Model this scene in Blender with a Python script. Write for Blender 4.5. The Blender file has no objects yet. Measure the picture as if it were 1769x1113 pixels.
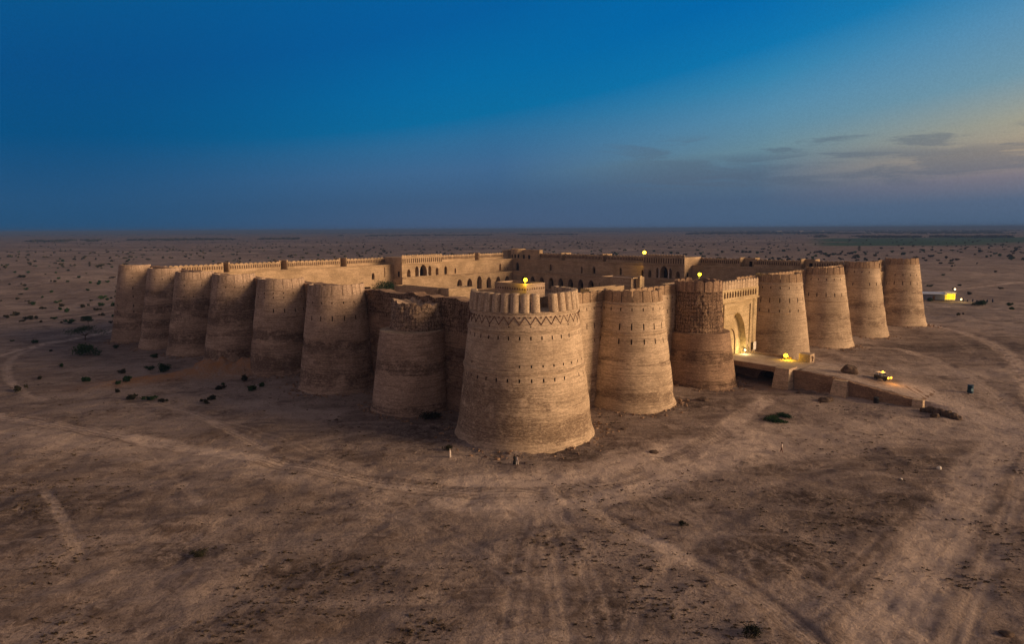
import bpy, math, random
import numpy as np
from mathutils import Vector, Matrix
random.seed(11); rng = np.random.default_rng(11)
S = bpy.context.scene; COL = S.collection

# ------------------------------------------------------------------ camera
CAM_H, PITCH, ROLL, FPX = 38.999, .13518, -.00567, 1180.0
cd = bpy.data.cameras.new("camera"); cam = bpy.data.objects.new("camera", cd); COL.objects.link(cam)
cd.sensor_width = 36.0; cd.lens = 36.0*FPX/1769.0; cd.clip_start = .5; cd.clip_end = 120000
cam.matrix_world = Matrix.Translation((0, 0, CAM_H)) @ Matrix.Rotation(math.pi/2-PITCH, 4, 'X') @ Matrix.Rotation(ROLL, 4, 'Z')
S.camera = cam

# ------------------------------------------------------------------ light
SUN_EL, SUN_AZ = math.radians(10), math.radians(106)      # azimuth from +Y (view direction) towards +X
sl = bpy.data.lights.new("sun", 'SUN'); sl.energy = 5.0; sl.angle = math.radians(28); sl.color = (1.0, .65, .37)
so = bpy.data.objects.new("sun", sl); COL.objects.link(so)
sdir = Vector((math.sin(SUN_AZ)*math.cos(SUN_EL), math.cos(SUN_AZ)*math.cos(SUN_EL), math.sin(SUN_EL)))
so.rotation_euler = sdir.to_track_quat('Z', 'Y').to_euler()
S.view_settings.view_transform = 'Standard'; S.view_settings.look = 'None'
S.view_settings.exposure = 0.0; S.view_settings.gamma = 1.0

def lin(c):
    return tuple(((v/255.)/12.92 if v <= 10 else ((v/255.+.055)/1.055)**2.4) for v in c)

# ------------------------------------------------------------------ node helpers
class NT:
    def __init__(s, tree): s.t = tree; s.n = tree.nodes; s.l = tree.links
    def node(s, typ, **kw):
        n = s.n.new(typ)
        for k, v in kw.items(): setattr(n, k, v)
        return n
    def put(s, sock, v):
        if isinstance(v, bpy.types.NodeSocket): s.l.new(v, sock)
        elif v is not None:
            if hasattr(sock.default_value, '__len__') and not hasattr(v, '__len__'): v = (v,)*len(sock.default_value)
            if hasattr(sock.default_value, '__len__') and len(sock.default_value) == 4 and len(v) == 3: v = tuple(v)+(1,)
            sock.default_value = v
    def math(s, op, a, b=None, c=None, clamp=False):
        n = s.node('ShaderNodeMath', operation=op, use_clamp=clamp)
        s.put(n.inputs[0], a)
        if b is not None: s.put(n.inputs[1], b)
        if c is not None: s.put(n.inputs[2], c)
        return n.outputs[0]
    def mix(s, f, a, b, mode='MIX'):
        n = s.node('ShaderNodeMix', data_type='RGBA', blend_type=mode); n.clamp_factor = True
        s.put(n.inputs[0], f); s.put(n.inputs[6], a); s.put(n.inputs[7], b); return n.outputs[2]
    def rng(s, v, a, b, c=0., d=1., smooth=True):
        n = s.node('ShaderNodeMapRange', interpolation_type='SMOOTHSTEP' if smooth else 'LINEAR'); n.clamp = True
        s.put(n.inputs[0], v)
        for i, q in enumerate((a, b, c, d)): s.put(n.inputs[i+1], q)
        return n.outputs[0]
    def ramp(s, v, stops):
        n = s.node('ShaderNodeValToRGB'); e = n.color_ramp.elements
        while len(e) < len(stops): e.new(.5)
        for q, (p, c) in zip(e, stops): q.position = p; q.color = tuple(c)+(1,)
        s.put(n.inputs[0], v); return n.outputs[0]
    def noise(s, vec, scale, detail=4, rough=.55, dist=0., col=False):
        n = s.node('ShaderNodeTexNoise'); s.put(n.inputs['Vector'], vec); s.put(n.inputs['Scale'], scale)
        s.put(n.inputs['Detail'], detail); s.put(n.inputs['Roughness'], rough); s.put(n.inputs['Distortion'], dist)
        return n.outputs[1 if col else 0]
    def mapping(s, vec, scale=(1, 1, 1), loc=(0, 0, 0), rot=(0, 0, 0)):
        n = s.node('ShaderNodeMapping'); s.put(n.inputs[0], vec); s.put(n.inputs[1], loc); s.put(n.inputs[2], rot); s.put(n.inputs[3], scale)
        return n.outputs[0]
    def comb(s, x, y, z):
        n = s.node('ShaderNodeCombineXYZ'); s.put(n.inputs[0], x); s.put(n.inputs[1], y); s.put(n.inputs[2], z); return n.outputs[0]
    def attr(s, name, typ='GEOMETRY'):
        n = s.node('ShaderNodeAttribute', attribute_name=name, attribute_type=typ); return n.outputs['Fac']
    def bump(s, h, strength, dist=.1, normal=None):
        n = s.node('ShaderNodeBump'); s.put(n.inputs['Strength'], strength); s.put(n.inputs['Distance'], dist); s.put(n.inputs['Height'], h)
        if normal is not None: s.put(n.inputs['Normal'], normal)
        return n.outputs[0]

# ------------------------------------------------------------------ world: dusk sky
W = bpy.data.worlds.new("World"); S.world = W; W.use_nodes = True
w = NT(W.node_tree); w.n.clear()
gen = w.node('ShaderNodeTexCoord').outputs['Generated']
sx = w.node('ShaderNodeSeparateXYZ'); w.l.new(gen, sx.inputs[0])
el = w.math('ARCSINE', sx.outputs[2]); az = w.math('ARCTAN2', sx.outputs[0], sx.outputs[1])
t = w.math('DIVIDE', el, .6, clamp=True)
bnd = w.math('MAXIMUM', w.math('ADD', .152, w.math('MULTIPLY', w.math('MULTIPLY', w.math('ADD', az, 0.), w.rng(az, -.7, .7, .085, .21, False)), 1.)), .09)
q_ = w.math('DIVIDE', w.math('DIVIDE', el, bnd), 3.2, clamp=True)
def dg(d): return min(1, math.radians(d)/.6)
def sky(stops): return w.ramp(t, [(dg(a), lin(c)) for a, c in stops])
def skq(stops): return w.ramp(q_, [(a/3.2, lin(c)) for a, c in stops])
rL = skq([(0, (34, 80, 118)), (.4, (34, 82, 123)), (.82, (20, 80, 126)), (1.2, (0, 79, 129)), (2.0, (2, 78, 134)), (3.0, (4, 85, 141))])
rC = skq([(0, (70, 92, 124)), (.3, (62, 92, 126)), (.6, (62, 103, 143)), (.88, (46, 107, 151)), (1.1, (6, 107, 158)), (1.45, (2, 104, 161)), (2.0, (2, 93, 157))])
rM = skq([(0, (72, 98, 128)), (.18, (74, 98, 126)), (.34, (88, 112, 134)), (.5, (104, 138, 153)), (.72, (84, 139, 170)), (.92, (50, 131, 174)), (1.1, (12, 117, 174)), (1.45, (0, 102, 170))])
rR = skq([(0, (74, 98, 126)), (.11, (84, 102, 128)), (.21, (124, 119, 130)), (.32, (168, 152, 132)), (.44, (158, 157, 142)), (.62, (112, 150, 168)), (.86, (84, 141, 178)), (1.08, (28, 122, 174)), (1.5, (10, 100, 160))])
rS = sky([(0, (150, 112, 96)), (4, (224, 150, 100)), (9, (226, 178, 130)), (16, (186, 168, 150)), (25, (140, 130, 130)), (34, (102, 90, 88))])
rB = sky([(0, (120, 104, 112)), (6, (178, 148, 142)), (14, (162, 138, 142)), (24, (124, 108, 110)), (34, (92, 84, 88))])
c = w.mix(w.rng(az, -.62, -.02), rL, rC)
c = w.mix(w.rng(az, -.02, .36, smooth=False), c, rM)
c = w.mix(w.rng(az, .34, .63, smooth=False), c, rR)
c = w.mix(w.rng(el, .37, .60), c, lin((94, 85, 88)))
c = w.mix(w.rng(az, .66, 1.5), c, rS)
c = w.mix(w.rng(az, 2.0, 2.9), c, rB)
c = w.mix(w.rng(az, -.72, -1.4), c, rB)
# thin evening cloud streaks low on the right
cv = w.comb(w.math('MULTIPLY', az, 6.0), w.math('MULTIPLY', el, 62.0), 3.3)
cv2 = w.comb(w.math('MULTIPLY', az, 9.0), w.math('ADD', w.math('MULTIPLY', el, 60.0), w.math('MULTIPLY', az, 4.0)), 9.1)
n1 = w.noise(cv, 1.0, 6, .6, .8); n2 = w.noise(cv2, 1.0, 6, .6, .6)
band = w.math('MULTIPLY', w.rng(el, .046, .062), w.rng(el, .104, .088))
m1 = w.math('MULTIPLY', w.rng(n1, .38, .54), band)
band2 = w.math('MULTIPLY', w.rng(el, .080, .095), w.rng(el, .130, .112))
m2 = w.math('MULTIPLY', w.rng(n2, .52, .64), band2)
cm = w.math('MULTIPLY', w.math('ADD', m1, m2, clamp=True), w.math('MULTIPLY', w.rng(az, .06, .26), w.rng(az, 1.6, 1.0)))
c = w.mix(w.math('MULTIPLY', cm, .46), c, lin((82, 97, 117)))
st = w.node('ShaderNodeTexSky', sky_type='NISHITA'); st.sun_disc = False; st.sun_elevation = math.radians(1.5); st.sun_rotation = SUN_AZ
grain = w.noise(gen, 420.0, 2, .6)
c = w.mix(1.0, c, w.rng(grain, .3, .7, .955, 1.045, False), 'MULTIPLY')
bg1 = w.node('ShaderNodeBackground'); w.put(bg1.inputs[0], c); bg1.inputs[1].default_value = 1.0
bg2 = w.node('ShaderNodeBackground'); w.put(bg2.inputs[0], st.outputs[0]); bg2.inputs[1].default_value = .002
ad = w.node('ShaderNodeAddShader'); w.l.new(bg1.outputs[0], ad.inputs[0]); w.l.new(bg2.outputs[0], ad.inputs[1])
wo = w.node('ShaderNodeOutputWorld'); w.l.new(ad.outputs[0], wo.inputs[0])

# ------------------------------------------------------------------ frames and numpy noise
C0 = np.array([1.269, 124.693]); dL = np.array([-.70861, .70560]); dR = np.array([.70560, .70861])
def F(u, v): return C0 + dR*u + dL*v
def F3(u, v, z):
    p = F(u, v); return (p[0], p[1], z)
def toUV(x, y):
    det = dR[0]*dL[1]-dR[1]*dL[0]; dx, dy = x-C0[0], y-C0[1]
    return (dx*dL[1]-dy*dL[0])/det, (dy*dR[0]-dx*dR[1])/det
def ray(px, py):
    x, y = px-884.5, py-556.5; cr, sr = math.cos(ROLL), math.sin(ROLL)
    x, y = (x*cr+y*sr)/FPX, (-x*sr+y*cr)/FPX; cc, ss = math.cos(PITCH), math.sin(PITCH)
    return np.array([x, cc-y*ss, -ss-y*cc])
def atz(px, py, z=0.):
    r = ray(px, py); return r*((z-CAM_H)/r[2])+np.array([0, 0, CAM_H])
def _h(i, j, k):
    s = np.sin(i*127.1+j*311.7+k*74.7)*43758.5453; return s-np.floor(s)
def vn(x, y, z=0.):
    x, y, z = np.broadcast_arrays(np.asarray(x, float), np.asarray(y, float), np.asarray(z, float))
    i, j, k = np.floor(x), np.floor(y), np.floor(z); a, b, c_ = x-i, y-j, z-k
    a, b, c_ = a*a*(3-2*a), b*b*(3-2*b), c_*c_*(3-2*c_)
    def L(k_): return (_h(i, j, k_)*(1-a)+_h(i+1, j, k_)*a)*(1-b)+(_h(i, j+1, k_)*(1-a)+_h(i+1, j+1, k_)*a)*b
    return L(k)*(1-c_)+L(k+1)*c_
def fbm(x, y, z=0., o=4):
    r = 0; a = .5; tt = 0
    for q in range(o):
        r = r+a*vn(np.asarray(x)*2**q+17*q, np.asarray(y)*2**q-9*q, np.asarray(z)*2**q+5*q); tt += a; a *= .5
    return r/tt-.5
def ss(x, a, b):
    q = np.clip((np.asarray(x, float)-a)/(b-a), 0, 1); return q*q*(3-2*q)

# ------------------------------------------------------------------ terrain height
CAUSE = [(-1.5, 4.9), (-17, 4.6), (-30, 3.9), (-48, 1.3), (-62, .15)]
TWR = [(2.3, 128.4, 13.3), (26.6, 150.3, 9.9), (79.4, 203.4, 9.9), (104.2, 228.3, 10.3), (129.3, 253.4, 10.5), (161.9, 284.4, 10.6), (-43.3, 168.2, 10.2), (-64.3, 190.3, 10.1), (-86.3, 212.3, 10.4), (-108.6, 234.1, 10.3), (-130., 256.2, 10.4), (-152.7, 277.5, 10.7), (-22.6, 147., 8.5), (47.3, 170.8, 9.6)]
MOUND = atz(385, 648, -.5)
def terrain(x, y):
    x = np.asarray(x, float); y = np.asarray(y, float); u, v = toUV(x, y)
    ou = np.maximum(np.maximum(-u, u-226), 0); ov = np.maximum(np.maximum(-v, v-218), 0)
    d = np.hypot(ou, ov); inside = (u > 5.5) & (v > 5.) & (u < 224) & (v < 216)
    z = -5.2*ss(v, 70, 225)*ss(u, 60, -10)-1.6*ss(u, 110, 230)*ss(v, 60, -5)
    z = z-1.5*ss(d, 60, 220)*ss(y, 160, 260)
    z = z+(.2+.5*ss(u-v, -10, 25))*np.exp(-(d/7.)**2)*ss(y, 135, 150)
    r = np.hypot(x, y)
    z = z+fbm(x/22., y/22., 1.5)*1.1*ss(d, 4, 30)+fbm(x/5.5, y/5.5, 4.)*.62*ss(d, 1, 10)+np.abs(fbm(x/11., y/8., 9.))*1.1*ss(d, 3, 14)*ss(r, 420, 250)+fbm(x/1.6, y/1.6, 8., 3)*.10*ss(r, 400, 200)
    z = z+fbm(x/160., y/160., 2.)*5.*ss(r, 300, 700)*ss(r, 9000, 3000)
    for (tx_, ty_, tr_) in TWR:
        dq = np.hypot(x-tx_, y-ty_)-tr_; z = z+np.exp(-(dq/2.4)**2)*(.12+1.1*fbm(x/3.1+tx_, y/3.1, 5., 3))
    # spoil bank beside the left wall
    a = np.array([-.94, -.34]); dx, dy = x-MOUND[0], y-MOUND[1]
    la = dx*a[0]+dy*a[1]; lb = -dx*a[1]+dy*a[0]
    z = z+(3.7*np.exp(-(lb/3.6)**2)*np.exp(-((la+2)/11.)**4)+1.2*np.exp(-(lb/5.)**2)*np.exp(-((la-16)/16.)**4))*(1+.9*fbm(x/2.5, y/2.5, 3.))
    z = z-1.0*np.exp(-(((u-84)/16.)**2+((v+12)/9.)**2))       # hollow under the bridge
    cz = np.interp(-v, [1.5, 17, 30, 48, 62, 80], [4.9, 4.6, 3.9, 1.3, .3, 0.])
    ur = 88.2+np.maximum(0, -20-v)*.30; ul = 75.2+np.maximum(0, -20-v)*.02
    wr = 1-ss(u, ur+1, ur+20); wl = ss(u, ul+.5, ul+1.8)*ss(-v, 18.6, 19.8)*(1-ss(-v, 46.5, 60))+ss(u, ul-6, ul+4)*ss(-v, 47.5, 54)
    ramp = cz*np.clip(wl, 0, 1)*wr*ss(-v, 17.5, 19.5)*(1-ss(-v, 60, 80))
    z = np.where(ramp > .04, np.maximum(z, ramp+.06*fbm(x/3., y/3., 1.)), z)
    z = np.where(inside, -2., z)
    return z
def gpt(px, py):
    z = 0.
    for _ in range(8):
        p = atz(px, py, z); z = float(terrain(p[0], p[1]))
    return np.array([p[0], p[1], z])

# ------------------------------------------------------------------ object helpers
def mesh_obj(name, V, Fc, mat=None, parent=None, smooth=False, uv=None, attrs=None, loc=None):
    me = bpy.data.meshes.new(name)
    V = np.asarray(V, float)
    o = bpy.data.objects.new(name, me)
    if parent is not None:
        o.parent = parent; org = np.array(parent['_w']); o['_w'] = list(org)
    else:
        org = np.array(loc if loc is not None else (0, 0, 0), float); o.location = org; o['_w'] = list(org)
    me.from_pydata((V-org).tolist(), [], Fc if isinstance(Fc, list) else Fc.tolist()); me.update()
    if smooth: me.polygons.foreach_set('use_smooth', [True]*len(me.polygons))
    uvl = me.uv_layers.new(name='UVMap')
    li = np.zeros(len(me.loops), int); me.loops.foreach_get('vertex_index', li)
    if uv is not None: U = np.asarray(uv)[li]
    else:
        P = V[li]; nn = np.zeros(len(me.polygons)*3); me.polygons.foreach_get('normal', nn); nn = nn.reshape(-1, 3)
        tot = np.zeros(len(me.polygons), int); me.polygons.foreach_get('loop_total', tot); nl = np.repeat(nn, tot, 0)
        h = np.stack([-nl[:, 1], nl[:, 0]], 1); hl = np.hypot(h[:, 0], h[:, 1]); flat = hl < .5
        h = h/np.maximum(hl, 1e-6)[:, None]
        U = np.stack([P[:, 0]*h[:, 0]+P[:, 1]*h[:, 1], P[:, 2]], 1); U[flat] = P[flat][:, :2]
    uvl.data.foreach_set('uv', U.astype(np.float32).ravel())
    for k, a in (attrs or {}).items():
        at = me.attributes.new(k, 'FLOAT', 'POINT'); at.data.foreach_set('value', np.asarray(a, np.float32))
    if mat: me.materials.append(mat)
    COL.objects.link(o); return o
def tag(o, label=None, cat=None, group=None, kind=None):
    if label: o['label'] = label
    if cat: o['category'] = cat
    if group: o['group'] = group
    if kind: o['kind'] = kind
    return o
def thing(name, loc, label, cat, group=None):
    o = bpy.data.objects.new(name, None); o.location = loc; o['_w'] = list(map(float, loc)); o.empty_display_size = .5
    COL.objects.link(o); return tag(o, label, cat, group)
class MB:
    def __init__(s): s.v = []; s.f = []
    def poly(s, pts): n = len(s.v); s.v += [tuple(map(float, p)) for p in pts]; s.f.append(list(range(n, n+len(pts)))); return s
    def hexa(s, b, t_):          # bottom ring, top ring (ccw from above)
        n = len(b); s.poly(list(reversed(b))); s.poly(t_)
        for i in range(n): j = (i+1) % n; s.poly([b[i], b[j], t_[j], t_[i]])
        return s
    def fbox(s, u0, u1, v0, v1, z0, z1, bat=0.):   # box in the fort frame
        b = [F3(u0-bat, v0-bat, z0), F3(u1+bat, v0-bat, z0), F3(u1+bat, v1+bat, z0), F3(u0-bat, v1+bat, z0)]
        t_ = [F3(u0, v0, z1), F3(u1, v0, z1), F3(u1, v1, z1), F3(u0, v1, z1)]
        return s.hexa(b, t_)
    def box(s, x0, x1, y0, y1, z0, z1, M=None, ins=0.):
        b = [(x0, y0, z0), (x1, y0, z0), (x1, y1, z0), (x0, y1, z0)]; t_ = [(x0+ins, y0+ins, z1), (x1-ins, y0+ins, z1), (x1-ins, y1-ins, z1), (x0+ins, y1-ins, z1)]
        if M is not None: b = [tuple(M @ Vector(p)) for p in b]; t_ = [tuple(M @ Vector(p)) for p in t_]
        return s.hexa(b, t_)
    def lathe(s, prof, M=None, n=16, sx_=1., sy_=1.):   # prof [(r,z)]
        base = len(s.v)
        for r, z in prof:
            for i in range(n):
                a = 2*math.pi*i/n; p = Vector((r*sx_*math.cos(a), r*sy_*math.sin(a), z)); p = M @ p if M is not None else p; s.v.append(tuple(p))
        for k in range(len(prof)-1):
            for i in range(n):
                j = (i+1) % n; s.f.append([base+k*n+i, base+k*n+j, base+(k+1)*n+j, base+(k+1)*n+i])
        s.f.append([base+i for i in reversed(range(n))]); s.f.append([base+(len(prof)-1)*n+i for i in range(n)])
        return s
    def build(s, name, mat, parent=None, smooth=False, loc=None, uv=None):
        return mesh_obj(name, s.v, s.f, mat, parent, smooth, loc=loc, uv=uv)

# ------------------------------------------------------------------ materials
MATS = {}
def newmat(name):
    m = bpy.data.materials.new(name); m.use_nodes = True; k = NT(m.node_tree); k.n.clear()
    b = k.node('ShaderNodeBsdfPrincipled'); o = k.node('ShaderNodeOutputMaterial'); k.l.new(b.outputs[0], o.inputs[0])
    b.inputs['Roughness'].default_value = .95; b.inputs['Specular IOR Level'].default_value = .1
    MATS[name] = m; return m, k, b
def simple(name, col, rough=.8, var=.25, scale=3., spec=.2, metal=0.):
    m, k, b = newmat(name); tc = k.node('ShaderNodeTexCoord').outputs['Object']
    n = k.noise(tc, scale, 5, .6)
    k.put(b.inputs['Base Color'], k.mix(k.rng(n, .3, .7), tuple(q*(1-var) for q in col), tuple(min(1, q*(1+var)) for q in col)))
    b.inputs['Roughness'].default_value = rough; b.inputs['Specular IOR Level'].default_value = spec; b.inputs['Metallic'].default_value = metal
    return m
def emit(name, col, strength):
    m, k, b = newmat(name); b.inputs['Base Color'].default_value = tuple(col)+(1,); b.inputs['Emission Color'].default_value = tuple(col)+(1,)
    b.inputs['Emission Strength'].default_value = strength; return m
def brick(name, base, light, dark, ruin=False, streak=1.0, bump=.5):
    m, k, b = newmat(name)
    uv = k.node('ShaderNodeUVMap', uv_map='UVMap').outputs[0]
    oi = k.node('ShaderNodeObjectInfo').outputs['Random']
    vec = k.node('ShaderNodeVectorMath', operation='ADD'); k.put(vec.inputs[0], uv); k.put(vec.inputs[1], k.comb(0, 0, k.math('MULTIPLY', oi, 60.)))
    p = vec.outputs[0]
    big = k.noise(p, .13, 5, .6)
    mid = k.noise(k.mapping(p, (.55, 1.3, 1)), .9, 6, .65)
    lay = k.noise(k.mapping(p, (.22, 3.0, 1)), 1.0, 7, .68, .3)      # eroded courses
    fine = k.noise(k.mapping(p, (1.6, 6.5, 1)), 1.2, 6, .7)
    br = k.node('ShaderNodeTexBrick'); k.put(br.inputs['Vector'], p); br.inputs['Scale'].default_value = 1.0
    br.inputs['Brick Width'].default_value = .5; br.inputs['Row Height'].default_value = .17; br.inputs['Mortar Size'].default_value = .018
    br.inputs['Color1'].default_value = (1, 1, 1, 1); br.inputs['Color2'].default_value = (.80, .80, .80, 1); br.inputs['Mortar'].default_value = (.62, .62, .62, 1)
    col = k.mix(k.rng(big, .38, .60), tuple(q*.88 for q in base), tuple(min(1, q*1.06) for q in light))
    col = k.mix(k.math('MULTIPLY', k.rng(mid, .40, .72), .35), col, tuple(q*.72 for q in base))
    col = k.mix(.65, col, br.outputs[0], 'MULTIPLY')
    col = k.mix(k.math('MULTIPLY', k.rng(fine, .46, .66), .50), col, tuple(q*.52 for q in base))
    col = k.mix(k.math('MULTIPLY', k.rng(k.noise(k.mapping(p, (1.3, .10, 1)), 1.1, 5, .65), .52, .72), .30), col, tuple(q*.55 for q in base))
    crs = k.noise(k.mapping(p, (.10, 2.6, 1)), 1.6, 5, .7, .2)
    col = k.mix(k.math('MULTIPLY', k.rng(crs, .50, .61), .62), col, tuple(q*.36 for q in base))
    spk = k.noise(k.mapping(p, (1., 1.6, 1)), 2.4, 4, .8)
    col = k.mix(k.math('MULTIPLY', k.rng(spk, .52, .64), .60), col, tuple(q*.38 for q in base))
    col = k.mix(k.math('MULTIPLY', k.rng(spk, .46, .36), .5), col, tuple(min(1, q*1.22) for q in light))
    band = k.attr('band')
    e = k.math('ADD', k.math('MULTIPLY', lay, .75), k.math('MULTIPLY', fine, .25))
    e = k.math('ADD', e, k.math('MULTIPLY', k.math('MULTIPLY', band, k.rng(k.noise(p, .5, 5, .7), .30, .58)), .33))
    e = k.math('ADD', e, k.math('MULTIPLY', k.math('SUBTRACT', big, .5), .25))
    er = k.rng(e, .56, .74)
    mot = k.noise(k.mapping(p, (1.5, 4.2, 1)), 1.3, 5, .75)
    er = k.math('MULTIPLY', er, k.rng(mot, .38, .60, .22, 1.))
    col = k.mix(k.math('MULTIPLY', er, .80*streak), col, dark)
    hgt = k.math('SUBTRACT', k.math('ADD', k.math('MULTIPLY', fine, .5), k.math('MULTIPLY', br.outputs[0], .25)), k.math('MULTIPLY', er, 1.2))
    # ruined face: rotten timber grid and pitting
    ru = k.attr('ruin')
    wv = k.node('ShaderNodeVectorMath', operation='ADD'); k.put(wv.inputs[0], p); k.put(wv.inputs[1], k.node('ShaderNodeVectorMath', operation='SCALE').outputs[0])
    sc = wv.inputs[1].links[0].from_node; k.put(sc.inputs[0], k.noise(p, 1.3, 4, .65, 0, True)); sc.inputs['Scale'].default_value = 1.0
    b2 = k.node('ShaderNodeTexBrick'); k.put(b2.inputs['Vector'], wv.outputs[0]); b2.inputs['Scale'].default_value = 1.0; b2.offset = .5
    b2.inputs['Brick Width'].default_value = .72; b2.inputs['Row Height'].default_value = .95; b2.inputs['Mortar Size'].default_value = .06; b2.offset = .0
    b2.inputs['Color1'].default_value = (0, 0, 0, 1); b2.inputs['Color2'].default_value = (0, 0, 0, 1); b2.inputs['Mortar'].default_value = (1, 1, 1, 1)
    pit = k.noise(p, 2.8, 6, .75)
    crack = k.math('MULTIPLY', b2.outputs[0], k.rng(k.noise(p, .6, 4, .7), .42, .52))
    rm = k.math('MULTIPLY', k.math('ADD', crack, k.rng(pit, .52, .62), clamp=True), ru)
    col = k.mix(k.math('MULTIPLY', rm, .92), col, tuple(q*.7 for q in dark))
    hgt = k.math('SUBTRACT', hgt, k.math('MULTIPLY', rm, 2.5))
    k.put(b.inputs['Base Color'], col)
    k.put(b.inputs['Normal'], k.bump(hgt, bump, .22))
    return m
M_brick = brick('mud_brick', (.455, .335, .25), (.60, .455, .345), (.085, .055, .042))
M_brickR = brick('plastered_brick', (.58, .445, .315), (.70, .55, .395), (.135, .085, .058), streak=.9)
M_brickO = brick('rubble_and_shade_brick', (.33, .22, .155), (.46, .32, .22), (.075, .045, .034), bump=.7)  # dark rubble brick, also paints recess shade on left curtains and gate doorway
M_merlon = brick('parapet_brick', (.40, .28, .185), (.50, .36, .24), (.10, .062, .042), streak=1., bump=.7)
M_plas = brick('lime_plaster_wall', (.50, .37, .235), (.63, .47, .31), (.20, .115, .07), streak=.8, bump=.3)
M_gate = brick('gate_plaster', (.60, .46, .27), (.70, .55, .34), (.30, .19, .11), streak=.35, bump=.2)
M_dark = simple('dark_opening', (.018, .013, .011), .95, .2)  # near-black colour standing in for the shade inside openings
M_slit = simple('slit_shade_brick', (.10, .06, .042), .95, .3)  # dark brick copy, paints the shade inside slits and holes
M_relief = simple('dark_glazed_brick', (.12, .062, .042), .9, .3)
M_white = simple('whitewash', (.72, .69, .64), .8, .12)
M_metal = simple('painted_steel', (.12, .12, .12), .5, .2, spec=.5)
M_timber = simple('old_timber', (.16, .09, .05), .8, .3)

# ------------------------------------------------------------------ shells (towers, curtain walls) with real recesses
def shell(name, P, se, ze, mat, parent, closed, holes=(), uvs=None, attrs=None, depth=.9, slit_mat=None, slit_name='arrow_slit', cap=None):
    ns, nz = len(se), len(ze); Sg, Zg = np.meshgrid(se, ze, indexing='ij')
    pts, nrm, uv, at = P(Sg.ravel(), Zg.ravel())
    Fc = []; idx = lambda i, j: (i % ns)*nz+j
    hs = set(holes)
    for i in range(ns if closed else ns-1):
        for j in range(nz-1):
            if (i, j) in hs: continue
            Fc.append([idx(i, j), idx(i+1, j), idx(i+1, j+1), idx(i, j+1)])
    V = [tuple(p) for p in pts]
    o_uv = list(map(tuple, uv)); A = {k: list(v) for k, v in at.items()}
    o = mesh_obj(name, V, Fc, mat, parent, True, o_uv, A)
    for (i, j) in sorted(hs):
        q = [pts[idx(i, j)], pts[idx(i+1, j)], pts[idx(i+1, j+1)], pts[idx(i, j+1)]]; n = nrm[idx(i, j)]
        r = [p-n*depth for p in q]; b = MB()
        for a in range(4): c_ = (a+1) % 4; b.poly([q[a], r[a], r[c_], q[c_]])
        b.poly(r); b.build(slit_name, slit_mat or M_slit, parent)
    return o, pts, idx
def ruin_f(z, z0, z1): return ss(z, z0, z0+.8) if z1 is None else ss(z, z0, z0+.8)*(1-ss(z, z1-.6, z1))
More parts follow.
